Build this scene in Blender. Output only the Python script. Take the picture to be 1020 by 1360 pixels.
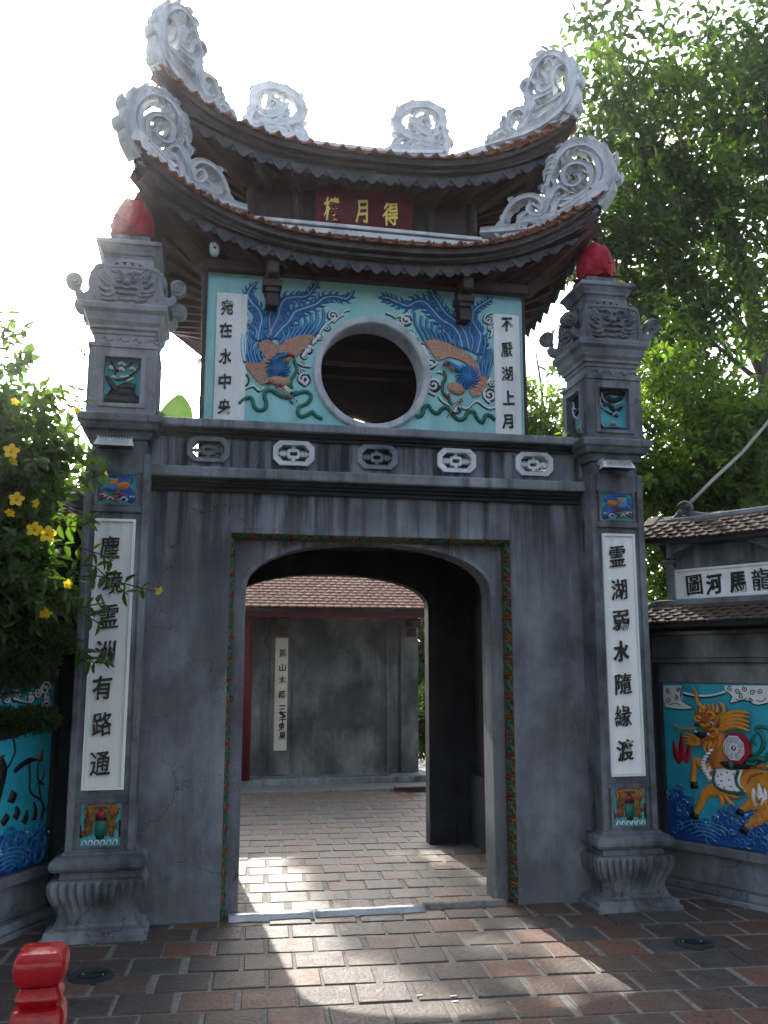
import bpy, math, random
from math import sin, cos, pi, radians, sqrt, atan2, hypot
from mathutils import Vector, Matrix
from mathutils.geometry import tessellate_polygon
random.seed(11)
S = bpy.context.scene
for o in list(bpy.data.objects): bpy.data.objects.remove(o)

# ---------------------------------------------------------------- camera
FPX, PITCH, YAW = 1203.4, radians(9.465), radians(11.318)
CAM = Vector((-1.156, -6.102, 1.6))
fwd = Vector((sin(YAW)*cos(PITCH), cos(YAW)*cos(PITCH), sin(PITCH)))
rgt = Vector((cos(YAW), -sin(YAW), 0)); upv = rgt.cross(fwd)
cd = bpy.data.cameras.new('camera'); cam = bpy.data.objects.new('camera', cd); S.collection.objects.link(cam)
m = Matrix((rgt, upv, -fwd)).transposed().to_4x4(); m.translation = CAM; cam.matrix_world = m
cd.sensor_fit = 'VERTICAL'; cd.sensor_height = 36; cd.lens = FPX/1360*36; cd.clip_end = 2000; cd.clip_start = .05
S.camera = cam

# ---------------------------------------------------------------- sky, sun, exposure
SUN_EL, SUN_AZ = radians(30.6), radians(-4.4)      # azimuth from +Y towards +X
w = bpy.data.worlds.new('World'); S.world = w; w.use_nodes = True
nt = w.node_tree; nt.nodes.clear()
sk = nt.nodes.new('ShaderNodeTexSky'); sk.sky_type = 'NISHITA'; sk.sun_disc = False
sk.sun_elevation = SUN_EL; sk.sun_rotation = SUN_AZ
sk.air_density = 1.0; sk.dust_density = 3.0; sk.ozone_density = 1.0
bg = nt.nodes.new('ShaderNodeBackground'); bg.inputs[1].default_value = .15
wo = nt.nodes.new('ShaderNodeOutputWorld'); bw_ = nt.nodes.new('ShaderNodeRGBToBW'); nt.links.new(sk.outputs[0], bw_.inputs[0]); hs_ = nt.nodes.new('ShaderNodeMix'); hs_.data_type = 'RGBA'; hs_.clamp_factor = True; hs_.inputs[0].default_value = .58; nt.links.new(sk.outputs[0], hs_.inputs[6]); nt.links.new(bw_.outputs[0], hs_.inputs[7])
nt.links.new(hs_.outputs[2], bg.inputs[0]); nt.links.new(bg.outputs[0], wo.inputs[0])
sd = bpy.data.lights.new('sun', 'SUN'); sd.energy = 2.0; sd.angle = radians(.5); sd.color = (1, .93, .82)
so = bpy.data.objects.new('sun', sd); S.collection.objects.link(so)
sv = Vector((sin(SUN_AZ)*cos(SUN_EL), cos(SUN_AZ)*cos(SUN_EL), sin(SUN_EL)))
so.rotation_euler = sv.to_track_quat('Z', 'Y').to_euler()
S.view_settings.view_transform = 'Standard'; S.view_settings.look = 'None'
S.view_settings.gamma = 1; S.view_settings.use_curve_mapping = False
S.view_settings.exposure = 2.2
S.cycles.max_bounces = 6

# ---------------------------------------------------------------- materials
def mat(name, col, rough=.75, col2=None, scale=6, bump=.25, bscale=40, streak=0, streakcol=(.012,.013,.015), metal=0, spec=.4,
        trans=None, patch=None, amt=.5, stretch=(1,1,1), crack=False, drip=None):
    m_ = bpy.data.materials.new(name); m_.use_nodes = True; n = m_.node_tree.nodes; l = m_.node_tree.links
    b = n['Principled BSDF']; b.inputs['Roughness'].default_value = rough; b.inputs['Metallic'].default_value = metal
    b.inputs['Specular IOR Level'].default_value = spec
    tc = n.new('ShaderNodeTexCoord'); src = tc.outputs['Object']
    def noise(sc, det=6, st=(1,1,1), ro=.6, off=(0,0,0)):
        mp = n.new('ShaderNodeMapping'); mp.inputs['Scale'].default_value = st; mp.inputs['Location'].default_value = off
        l.new(src, mp.inputs[0]); t = n.new('ShaderNodeTexNoise'); t.inputs['Scale'].default_value = sc
        t.inputs['Detail'].default_value = det; t.inputs['Roughness'].default_value = ro; l.new(mp.outputs[0], t.inputs[0]); return t.outputs[0]
    def ramp(v, a, b_):
        r = n.new('ShaderNodeMapRange'); r.inputs['From Min'].default_value = a; r.inputs['From Max'].default_value = b_; l.new(v, r.inputs[0]); return r.outputs[0]
    def mix(f, a, b_):
        x = n.new('ShaderNodeMix'); x.data_type = 'RGBA'
        if isinstance(f, float): x.inputs[0].default_value = f
        else: l.new(f, x.inputs[0])
        for i, c in ((6, a), (7, b_)):
            if isinstance(c, tuple): x.inputs[i].default_value = (*c, 1)
            else: l.new(c, x.inputs[i])
        return x.outputs[2]
    def mul(a, k):
        x = n.new('ShaderNodeMath'); x.operation = 'MULTIPLY'; l.new(a, x.inputs[0])
        if isinstance(k, (int, float)): x.inputs[1].default_value = k
        else: l.new(k, x.inputs[1])
        return x.outputs[0]
    c = tuple(col)
    c2 = tuple(col2) if col2 else tuple(v*.6 for v in col)
    out = mix(ramp(noise(scale, st=stretch), .35, .68), c, c2)
    if patch: out = mix(mul(ramp(noise(1.9, 8, (1,1,.7), .62, (3,1,7)), .45, .66), amt), out, tuple(patch))
    if streak:
        s1 = ramp(noise(9, 6, (1,1,.07), .65, (1,2,3)), .45, .62); s2 = ramp(noise(1.1, 4, (1,1,1.3), .6, (5,2,9)), .40, .58)
        fac = mul(mul(s1, s2), streak)
        if drip:      # run-off stains starting under the ledges
            sx_ = n.new('ShaderNodeSeparateXYZ'); l.new(src, sx_.inputs[0]); dz_ = ramp(sx_.outputs[2], drip[0], drip[1]); s3 = ramp(noise(13, 5, (1,1,.05), .6, (4,4,4)), .44, .60)
            ml_ = n.new('ShaderNodeMath'); ml_.operation = 'MAXIMUM'; l.new(fac, ml_.inputs[0]); l.new(mul(mul(dz_, s3), .9), ml_.inputs[1]); fac = ml_.outputs[0]
        out = mix(fac, out, tuple(streakcol))
    if crack:
        nz = n.new('ShaderNodeTexNoise'); nz.inputs['Scale'].default_value = 5; nz.inputs['Detail'].default_value = 5; l.new(src, nz.inputs[0])
        va = n.new('ShaderNodeVectorMath'); va.operation = 'MULTIPLY_ADD'; l.new(nz.outputs['Color'], va.inputs[0]); va.inputs[1].default_value = (.28,.28,.28); l.new(src, va.inputs[2])
        vo_ = n.new('ShaderNodeTexVoronoi'); vo_.feature = 'DISTANCE_TO_EDGE'; vo_.inputs['Scale'].default_value = 1.5; l.new(va.outputs[0], vo_.inputs['Vector'])
        cr = ramp(vo_.outputs['Distance'], .0045, .0012); ms_ = ramp(noise(.9, 2, (1,1,1), .5, (9,4,2)), .50, .60)
        out = mix(mul(mul(cr, ms_), .8), out, (.018,.018,.02))
    # per-object tint so repeated pieces differ
    oi = n.new('ShaderNodeObjectInfo'); hs = n.new('ShaderNodeHueSaturation')
    r = n.new('ShaderNodeMapRange'); r.inputs['To Min'].default_value = .82; r.inputs['To Max'].default_value = 1.15
    l.new(oi.outputs['Random'], r.inputs[0]); l.new(r.outputs[0], hs.inputs['Value']); l.new(out, hs.inputs['Color'])
    l.new(hs.outputs[0], b.inputs['Base Color'])
    rr = n.new('ShaderNodeMapRange'); rr.inputs['To Min'].default_value = max(.05, rough-.15); rr.inputs['To Max'].default_value = min(1, rough+.15)
    l.new(noise(scale*2.3), rr.inputs[0]); l.new(rr.outputs[0], b.inputs['Roughness'])
    if bump:
        bp = n.new('ShaderNodeBump'); bp.inputs['Strength'].default_value = bump; bp.inputs['Distance'].default_value = .01
        l.new(noise(bscale, 8), bp.inputs['Height']); l.new(bp.outputs[0], b.inputs['Normal'])
    if trans:
        tr = n.new('ShaderNodeBsdfTranslucent'); tr.inputs[0].default_value = (*trans, 1)
        ms = n.new('ShaderNodeMixShader'); ms.inputs[0].default_value = .5
        l.new(b.outputs[0], ms.inputs[1]); l.new(tr.outputs[0], ms.inputs[2]); l.new(ms.outputs[0], n['Material Output'].inputs[0])
    return m_

M = {}
M['concrete'] = mat('weathered_render', (.145,.160,.182), .82, (.082,.091,.105), 1.6, .45, 55, .30, (.010,.010,.012), patch=(.27,.30,.345), amt=.8, crack=True, drip=(1.75,2.78))
M['concrete_dark'] = mat('damp_dark_render', (.030,.033,.038), .88, (.013,.014,.017), 3, .35, 50, .8, (.008,.008,.009))  # near-black colour stands in for passage shade; other dark parts share it
M['coping'] = mat('pale_lime_coping', (.20,.225,.25), .8, (.09,.10,.115), 4, .4, 60, .9, (.02,.02,.02), patch=(.3,.33,.36), amt=.5)
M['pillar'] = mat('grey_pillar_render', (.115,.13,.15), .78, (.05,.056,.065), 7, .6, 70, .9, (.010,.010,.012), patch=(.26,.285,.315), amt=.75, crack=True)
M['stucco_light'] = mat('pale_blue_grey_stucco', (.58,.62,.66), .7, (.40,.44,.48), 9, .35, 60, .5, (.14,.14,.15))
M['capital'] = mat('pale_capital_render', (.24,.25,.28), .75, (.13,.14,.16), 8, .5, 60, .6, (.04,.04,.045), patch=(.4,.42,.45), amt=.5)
M['hall'] = mat('mottled_hall_render', (.085,.092,.096), .85, (.04,.043,.045), 1.8, .3, 40, .6, (.015,.015,.015), patch=(.24,.25,.255), amt=.75)
M['teal'] = mat('turquoise_limewash', (.29,.57,.58), .7, (.22,.49,.51), 5, .25, 60, .25, (.1,.2,.2))
M['teal_dark'] = mat('deep_turquoise_paint', (.06,.36,.42), .65, (.04,.27,.34), 5, .2, 60)
M['mural_blue'] = mat('sky_blue_mural_paint', (.03,.42,.54), .5, (.02,.28,.42), 3, .15, 50, stretch=(1,1,2))
M['deepblue'] = mat('deep_blue_paint', (.012,.07,.30), .5, (.008,.04,.2), 12, .2, 50)
M['blue'] = mat('feather_blue_paint', (.015,.155,.38), .5, (.008,.085,.24), 20, .2, 60)
M['skyblue'] = mat('light_blue_paint', (.10,.34,.58), .5, (.06,.24,.44), 20, .2, 60)
M['vein'] = mat('pale_vein_paint', (.5,.52,.6), .6, (.35,.38,.5), 20, .1)
M['salmon'] = mat('salmon_wing_paint', (.52,.29,.21), .6, (.36,.18,.12), 45, .9, 110)
M['strip'] = mat('faded_orange_strip', (.20,.075,.018), .6, (.09,.035,.012), 14, .5, 70)
M['ochre'] = mat('ochre_body_paint', (.56,.24,.03), .5, (.38,.14,.015), 18, .5, 90)
M['orange'] = mat('burnt_orange_paint', (.48,.16,.02), .55, (.28,.08,.012), 14, .5, 70)
M['green'] = mat('bottle_green_paint', (.008,.13,.10), .5, (.006,.08,.06), 12, .2)
M['red'] = mat('crimson_paint', (.33,.012,.03), .45, (.22,.008,.02), 12, .2)
M['black'] = mat('black_paint', (.008,.008,.01), .5, (.014,.014,.016), 12, .1)
M['white'] = mat('white_paint', (.62,.66,.67), .6, (.48,.53,.55), 6, .15, 50, .25, (.25,.27,.27))
M['plaque'] = mat('white_plaque_paint', (.76,.79,.79), .55, (.66,.70,.70), 4, .2, 50, .45, (.34,.37,.37), stretch=(3,3,.5))
M['cream'] = mat('cream_plaque_paint', (.62,.60,.52), .6, (.5,.47,.38), 4, .12, 40, .3, (.3,.28,.22))
M['gold'] = mat('gold_leaf', (.62,.47,.10), .4, (.5,.36,.07), 20, .3, metal=.3)
M['lacquer'] = mat('maroon_lacquer', (.10,.012,.022), .6, (.07,.009,.016), 5, .05, spec=.15)
M['wood'] = mat('dark_stained_timber', (.045,.024,.02), .6, (.022,.013,.012), 8, .3, 60, stretch=(1,1,.2))
M['woodred'] = mat('red_brown_timber', (.055,.014,.013), .6, (.028,.009,.009), 8, .3, 60)
M['fascia'] = mat('sooty_eave_mortar', (.080,.068,.066), .85, (.032,.027,.027), 10, .6, 60, patch=(.12,.11,.115), amt=.6)
M['valance'] = mat('grey_eave_petals', (.088,.088,.095), .8, (.04,.04,.044), 12, .5, 60)
M['tile'] = mat('terracotta_roof_tile', (.30,.115,.06), .8, (.12,.05,.032), 18, .6, 60, patch=(.05,.04,.035), amt=.6)
M['tile_old'] = mat('mossy_old_roof_tile', (.085,.055,.042), .85, (.03,.025,.022), 14, .7, 60, patch=(.22,.12,.08), amt=.5)
M['tile_hall'] = mat('warm_hall_roof_tile', (.32,.17,.11), .7, (.16,.08,.055), 18, .5, 60)
M['lotus'] = mat('crimson_lotus_paint', (.34,.008,.022), .6, (.20,.004,.012), 9, .4, spec=.2)
M['lion'] = mat('tarnished_gold_paint', (.26,.15,.025), .5, (.10,.05,.012), 40, .6, 80)
M['bollard'] = mat('glossy_red_paint', (.30,.003,.008), .24, (.20,.002,.005), 14, .15, 60, spec=.4, stretch=(1,1,.08))
M['metal'] = mat('pale_grey_metal', (.45,.46,.46), .5, (.33,.34,.34), 8, .1, metal=.2)
M['glass'] = mat('dark_lens_glass', (.02,.03,.035), .12, (.01,.015,.02), 8, 0)
M['sill'] = mat('polished_worn_stone', (.50,.53,.57), .28, (.36,.39,.42), 9, .25, 30, spec=.6)
M['mortar'] = mat('sandy_mortar', (.23,.22,.20), .85, (.13,.125,.115), 25, .6, 90)
M['soil'] = mat('dark_ground', (.06,.055,.045), .9, (.035,.03,.025), 3, .5)
M['bark'] = mat('grey_bark', (.075,.065,.052), .9, (.035,.03,.025), 12, .8, 30, stretch=(1,1,.3))
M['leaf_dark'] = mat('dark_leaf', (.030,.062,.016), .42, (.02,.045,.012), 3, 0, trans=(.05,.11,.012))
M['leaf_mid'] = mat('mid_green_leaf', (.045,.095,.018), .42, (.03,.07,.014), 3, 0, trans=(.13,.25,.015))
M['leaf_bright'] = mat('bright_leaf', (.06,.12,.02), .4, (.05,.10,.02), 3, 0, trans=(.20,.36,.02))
M['leaf_bush'] = mat('glossy_shrub_leaf', (.030,.072,.016), .3, (.018,.05,.012), 4, 0, trans=(.08,.17,.015), spec=.6)
M['needle'] = mat('bonsai_foliage', (.03,.055,.018), .6, (.015,.03,.01), 6, 0, trans=(.06,.12,.01))
M['petal'] = mat('yellow_petal', (.86,.62,.01), .5, (.80,.54,.008), 8, 0, trans=(.85,.6,.02))
M['pole'] = mat('pale_bamboo_pole', (.36,.38,.34), .5, (.26,.28,.24), 8, .1)
# paving: per-tile tint from clay red to slate grey
def paving(name, per_island=False):
    m_ = bpy.data.materials.new(name); m_.use_nodes = True; n = m_.node_tree.nodes; l = m_.node_tree.links; b = n['Principled BSDF']
    if per_island: oi = n.new('ShaderNodeNewGeometry'); rnd = oi.outputs['Random Per Island']
    else: oi = n.new('ShaderNodeObjectInfo'); rnd = oi.outputs['Random']
    r = n.new('ShaderNodeValToRGB'); r.color_ramp.interpolation = 'LINEAR'; l.new(rnd, r.inputs[0])
    e = r.color_ramp.elements; e[0].position = 0; e[0].color = (.065,.062,.068,1); e[1].position = 1; e[1].color = (.20,.085,.05,1)
    for p_, c_ in ((.2, (.058,.048,.046)), (.42, (.08,.048,.040)), (.6, (.09,.068,.054)), (.8, (.12,.060,.04))):
        x = e.new(p_); x.color = (*c_, 1)
    tc = n.new('ShaderNodeTexCoord'); geo = n.new('ShaderNodeNewGeometry')
    t = n.new('ShaderNodeTexNoise'); t.inputs['Scale'].default_value = 9; t.inputs['Detail'].default_value = 9; t.inputs['Roughness'].default_value = .7; l.new(geo.outputs['Position'], t.inputs[0])
    mr = n.new('ShaderNodeMapRange'); mr.inputs['From Min'].default_value = .38; mr.inputs['From Max'].default_value = .66; mr.inputs['To Max'].default_value = .75; l.new(t.outputs[0], mr.inputs[0])
    mx = n.new('ShaderNodeMix'); mx.data_type = 'RGBA'; l.new(mr.outputs[0], mx.inputs[0]); l.new(r.outputs[0], mx.inputs[6]); mx.inputs[7].default_value = (.115,.10,.088,1)
    t2 = n.new('ShaderNodeTexNoise'); t2.inputs['Scale'].default_value = 45; t2.inputs['Detail'].default_value = 6; l.new(geo.outputs['Position'], t2.inputs[0])
    m2 = n.new('ShaderNodeMapRange'); m2.inputs['From Min'].default_value = .56; m2.inputs['From Max'].default_value = .7; l.new(t2.outputs[0], m2.inputs[0])
    my = n.new('ShaderNodeMix'); my.data_type = 'RGBA'; l.new(m2.outputs[0], my.inputs[0]); l.new(mx.outputs[2], my.inputs[6]); my.inputs[7].default_value = (.03,.026,.024,1)
    l.new(my.outputs[2], b.inputs['Base Color'])
    rr = n.new('ShaderNodeMapRange'); rr.inputs['To Min'].default_value = .42; rr.inputs['To Max'].default_value = .85; b.inputs['Specular IOR Level'].default_value = .3; l.new(t.outputs[0], rr.inputs[0]); l.new(rr.outputs[0], b.inputs['Roughness'])
    bp = n.new('ShaderNodeBump'); bp.inputs['Strength'].default_value = .5; bp.inputs['Distance'].default_value = .01
    ad = n.new('ShaderNodeMath'); ad.operation = 'ADD'; l.new(t.outputs[0], ad.inputs[0]); l.new(t2.outputs[0], ad.inputs[1]); l.new(ad.outputs[0], bp.inputs['Height']); l.new(bp.outputs[0], b.inputs['Normal'])
    return m_
M['paving'] = paving('worn_clay_paving'); M['paving_yard'] = paving('dusty_clay_paving')  # courtyard copy: dusty tint, also lightened to stand in for bright courtyard light
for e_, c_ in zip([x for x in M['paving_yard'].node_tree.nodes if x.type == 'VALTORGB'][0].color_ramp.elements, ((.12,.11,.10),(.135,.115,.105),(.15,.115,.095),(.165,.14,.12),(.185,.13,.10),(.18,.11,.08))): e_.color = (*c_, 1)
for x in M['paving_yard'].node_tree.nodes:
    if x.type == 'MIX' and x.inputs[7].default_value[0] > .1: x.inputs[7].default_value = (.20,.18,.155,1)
M['paving_far'] = paving('worn_clay_paving_far', True)

# ---------------------------------------------------------------- helpers
COL = S.collection
def tag(o, label=None, cat=None, group=None, kind=None):
    if label: o['label'] = label
    if cat: o['category'] = cat
    if group: o['group'] = group
    if kind: o['kind'] = kind
    return o
def empty(name, loc=(0,0,0), rz=0):
    o = bpy.data.objects.new(name, None); COL.objects.link(o); o.location = loc; o.rotation_euler.z = rz; o.empty_display_size = .1; return o
def thing(name, label, cat, loc=(0,0,0), group=None): return tag(empty(name, loc), label, cat, group)

class MB:
    def __init__(s): s.v = []; s.f = []
    def add(s, vs, fs):
        k = len(s.v); s.v += [tuple(v) for v in vs]; s.f += [tuple(i+k for i in f) for f in fs]; return s
    def box(s, x0, x1, y0, y1, z0, z1):
        return s.add([(x,y,z) for z in (z0,z1) for y in (y0,y1) for x in (x0,x1)], [(0,2,3,1),(4,5,7,6),(0,1,5,4),(2,6,7,3),(0,4,6,2),(1,3,7,5)])
    def obox(s, p, q, w_, h_, up=(0,0,1)):      # box beam from p to q
        p, q = Vector(p), Vector(q); d = (q-p).normalized(); a = d.cross(Vector(up)).normalized(); b = a.cross(d)
        vs = [c + a*sx*w_/2 + b*sz*h_/2 for c in (p, q) for sz in (-1,1) for sx in (-1,1)]
        return s.add(vs, [(0,2,3,1),(4,5,7,6),(0,1,5,4),(2,6,7,3),(0,4,6,2),(1,3,7,5)])
    def tube(s, pts, rad, n=8, cap=True):
        pts = [Vector(p) for p in pts]; N = len(pts)
        if not isinstance(rad, (list, tuple)): rad = [rad]*N
        k = len(s.v); ref = Vector((0,0,1))
        for i, p in enumerate(pts):
            d = (pts[min(i+1,N-1)]-pts[max(i-1,0)]).normalized()
            a = d.cross(ref)
            if a.length < .1: a = d.cross(Vector((1,0,0)))
            a.normalize(); b = d.cross(a)
            for j in range(n): t = 2*pi*j/n; s.v.append(tuple(p + (a*cos(t)+b*sin(t))*rad[i]))
        for i in range(N-1):
            for j in range(n): s.f.append((k+i*n+j, k+i*n+(j+1)%n, k+(i+1)*n+(j+1)%n, k+(i+1)*n+j))
        if cap: s.f.append(tuple(k+j for j in range(n))[::-1]); s.f.append(tuple(k+(N-1)*n+j for j in range(n)))
        return s
    def lathe(s, prof, n=24, c=(0,0,0), arc=None):
        k = len(s.v); N = len(prof)
        for r, z in prof:
            for j in range(n): t = 2*pi*j/n; s.v.append((c[0]+r*cos(t), c[1]+r*sin(t), c[2]+z))
        for i in range(N-1):
            for j in range(n): s.f.append((k+i*n+j, k+i*n+(j+1)%n, k+(i+1)*n+(j+1)%n, k+(i+1)*n+j))
        s.f.append(tuple(k+j for j in range(n))[::-1]); s.f.append(tuple(k+(N-1)*n+j for j in range(n))); return s
    def rings(s, prof, cx=0, cy=0, hx=None, hy=None):   # square mouldings: (half size, z)
        k = len(s.v); N = len(prof); ex = 0 if hx is None else hx; ey = 0 if hy is None else hy
        for r, z in prof:
            s.v += [(cx-r-ex, cy-r-ey, z), (cx+r+ex, cy-r-ey, z), (cx+r+ex, cy+r+ey, z), (cx-r-ex, cy+r+ey, z)]
        for i in range(N-1):
            for j in range(4): s.f.append((k+i*4+j, k+i*4+(j+1)%4, k+(i+1)*4+(j+1)%4, k+(i+1)*4+j))
        s.f.append((k+3,k+2,k+1,k)); a = k+(N-1)*4; s.f.append((a,a+1,a+2,a+3)); return s
    def plate(s, F, outer, holes=(), d0=0, d1=.1):      # polygon with holes, extruded along the frame normal
        loops = [outer]+list(holes); flat = [p for L in loops for p in L]
        tri = tessellate_polygon([[Vector((p[0],p[1],0)) for p in L] for L in loops]); n = len(flat); k = len(s.v)
        s.v += [tuple(F.to(u,v,d0)) for u,v in flat] + [tuple(F.to(u,v,d1)) for u,v in flat]
        for t in tri:
            a,b,c = [flat[i] for i in t]; cr = (b[0]-a[0])*(c[1]-a[1])-(b[1]-a[1])*(c[0]-a[0])
            t = tuple(t) if cr > 0 else tuple(t)[::-1]
            s.f.append(tuple(k+n+i for i in t)); s.f.append(tuple(k+i for i in t[::-1]))
        o = 0
        for L in loops:
            m_ = len(L)
            for i in range(m_): a, b = k+o+i, k+o+(i+1)%m_; s.f.append((a, b, b+n, a+n))
            o += m_
        return s
    def ribbon(s, F, pts, wid, h=.01, d0=0, sm=4, taper=False):
        P = smooth(pts, sm); N = len(P)
        if not isinstance(wid, (list, tuple)): wid = [wid]*2 if not taper else [wid, wid*.8, wid*.1]
        k = len(s.v)
        for i, (u, v) in enumerate(P):
            t = i/(N-1)*(len(wid)-1); a = min(int(t), len(wid)-2); ww = wid[a]+(wid[a+1]-wid[a])*(t-a)
            p, q = P[max(0,i-1)], P[min(N-1,i+1)]; dx, dy = q[0]-p[0], q[1]-p[1]; L = hypot(dx,dy) or 1; nx, ny = -dy/L, dx/L
            hh = h*min(1, .35+ww/(max(wid)+1e-9)*.65)
            for c, e in ((-.5,0),(-.38,.75),(0,1),(.38,.75),(.5,0)): s.v.append(tuple(F.to(u+nx*ww*c, v+ny*ww*c, d0+hh*e)))
        for i in range(N-1):
            for j in range(4): a = k+i*5+j; s.f.append((a, a+5, a+6, a+1))
        s.f.append(tuple(k+j for j in range(5))); s.f.append(tuple(k+(N-1)*5+j for j in range(5))[::-1]); return s
    def dome(s, F, cu, cv, ru, rv, h, d0=0, n=14, rot=0):
        k = len(s.v); R_ = [(1,0),(.92,.45),(.7,.78),(.35,.96)]
        for r, e in R_:
            for j in range(n):
                t = 2*pi*j/n; a, b = ru*r*cos(t), rv*r*sin(t); s.v.append(tuple(F.to(cu+a*cos(rot)-b*sin(rot), cv+a*sin(rot)+b*cos(rot), d0+h*e)))
        s.v.append(tuple(F.to(cu,cv,d0+h)))
        for i in range(3):
            for j in range(n): s.f.append((k+i*n+j, k+i*n+(j+1)%n, k+(i+1)*n+(j+1)%n, k+(i+1)*n+j))
        for j in range(n): s.f.append((k+3*n+j, k+3*n+(j+1)%n, k+4*n))
        return s
    def build(s, name, m_, parent=None, kind=None, bevel=0, smoothf=False, label=None):
        off = Vector((0,0,0))
        if parent is not None:
            p = parent
            while p is not None: off += p.location; p = p.parent
        me = bpy.data.meshes.new(name); me.from_pydata([(a-off.x, b-off.y, c-off.z) for a,b,c in s.v], [], s.f); me.materials.append(M[m_] if isinstance(m_, str) else m_)
        if smoothf: me.polygons.foreach_set('use_smooth', [True]*len(me.polygons))
        me.update()
        o = bpy.data.objects.new(name, me); COL.objects.link(o)
        if parent is not None: o.parent = parent
        if kind: o['kind'] = kind
        if label: o['label'] = label
        if bevel:
            b = o.modifiers.new('bevel', 'BEVEL'); b.width = bevel; b.segments = 2; b.limit_method = 'ANGLE'; b.angle_limit = radians(40)
        return o
def smooth(P, k=4):
    if len(P) < 3 or k < 2: return list(P)
    out = []; n = len(P)
    for i in range(n-1):
        p0, p1, p2, p3 = P[max(0,i-1)], P[i], P[i+1], P[min(n-1,i+2)]
        for j in range(k):
            t = j/k; out.append(tuple(.5*((2*p1[a])+(-p0[a]+p2[a])*t+(2*p0[a]-5*p1[a]+4*p2[a]-p3[a])*t*t+(-p0[a]+3*p1[a]-3*p2[a]+p3[a])*t**3) for a in range(len(p1))))
    out.append(tuple(P[-1])); return out
class Frame:
    def __init__(s, o, U, V=(0,0,1)):
        s.o = Vector(o); s.U = Vector(U).normalized(); s.V = Vector(V).normalized(); s.N = s.U.cross(s.V)
    def to(s, u, v, d=0): return s.o + s.U*u + s.V*v + s.N*d
    def px(s, x, y, d=0):        # where the view line of photo point (x, y) meets this plane (offset d), as (u, v)
        r = fwd*FPX + rgt*(x-510) + upv*(680-y); oo = s.o + s.N*d
        p = CAM + r*((oo-CAM).dot(s.N)/r.dot(s.N)) - s.o; return (p.dot(s.U), p.dot(s.V))
def zoomer(F, ox, oy, k, d=0): return lambda pts: [F.px(ox+a/k, oy+b/k, d) for a, b in pts]
FRONT = Frame((0,0,0), (1,0,0))     # u = x, v = z, normal -y
def front(y): return Frame((0,y,0), (1,0,0))
def spiral(cx, cy, r0, r1, turns, a0=0, sgn=1, n=None):
    n = n or max(8, int(abs(turns)*12)); return [(cx+(r0+(r1-r0)*i/n)*cos(a0+sgn*2*pi*turns*i/n), cy+(r0+(r1-r0)*i/n)*sin(a0+sgn*2*pi*turns*i/n)) for i in range(n+1)]

# lettering ------------------------------------------------------------
_fc = bpy.data.curves.new('glyph', 'FONT'); _fc.align_x = 'CENTER'; _fc.align_y = 'CENTER'
def glyph_mb(ch, F, u, v, wd, ht, d0=0, th=.006, bold=None, slant=.10):
    if bold is None: bold = .004 if ch in '圖龍霊隨緣厭樓塵境湖' else .012 if ch in '渡路通洲弱得宛' else .022
    _fc.body = ch; _fc.offset = bold; _fc.extrude = .5; _fc.size = 1; _fc.bevel_depth = 0
    o = bpy.data.objects.new('g', _fc); COL.objects.link(o); dg = bpy.context.evaluated_depsgraph_get(); dg.update()
    me = bpy.data.meshes.new_from_object(o.evaluated_get(dg)); vs = [v_.co.copy() for v_ in me.vertices]; fs = [tuple(p.vertices) for p in me.polygons]
    bpy.data.objects.remove(o); bpy.data.meshes.remove(me)
    x0, x1 = min(p.x for p in vs), max(p.x for p in vs); y0, y1 = min(p.y for p in vs), max(p.y for p in vs)
    mb = MB(); out = []
    ph = hash(ord(ch[0]))%7
    for p in vs:
        a = (p.x-x0)/(x1-x0)-.5; b = (p.y-y0)/(y1-y0)-.5
        a2 = a + .035*sin(b*9+ph) ; b2 = b + slant*a*(1-.5*abs(b)) + .02*sin(a*11+ph*2)
        out.append(F.to(u+a2*wd, v+b2*ht, d0+(th if p.z > 0 else 0)))
    mb.add(out, fs); return mb
def glyph(ch, F, u, v, wd, ht, m_, parent, **k): return glyph_mb(ch, F, u, v, wd, ht, **k).build('character', m_, parent)
# ================================================================ SETTING
F0 = front(0)
tag(MB().box(-55,55,-30,60,-.30,-.06).build('ground', 'soil'), kind='structure')
pav = MB().box(-4.6,5.2,-6.6,7.2,-.06,-.0012).build('pavement', 'mortar'); pav['kind'] = 'structure'
ca, sa = cos(radians(-4)), sin(radians(-4))
tiles = []
rr_ = random.Random(5)
for j in range(-24, 30):
    for i in range(-20, 22):
        u0 = i*.286 + (.143 if j % 2 else 0) + rr_.uniform(-.012,.012); v0 = j*.274
        cx, cy = u0*ca - v0*sa + .02, u0*sa + v0*ca - .06
        if not (-4.3 < cx < 4.9 and -6.0 < cy < 6.0): continue
        d = Vector((cx,cy,0)) - CAM; zf = d.dot(fwd); vis = False
        if zf > .3:
            px, py = 510+FPX*d.dot(rgt)/zf, 680-FPX*d.dot(upv)/zf
            vis = -40 < px < 1060 and py < 1400
        if cy > .1: vis = vis and 290 < px < 700
        if cy > .2 and abs(cx) > 2.6 and cy < 2.2: continue
        tiles.append((0 if vis else 1, zf, cx, cy))
tiles.sort()
tmesh = []
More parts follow.
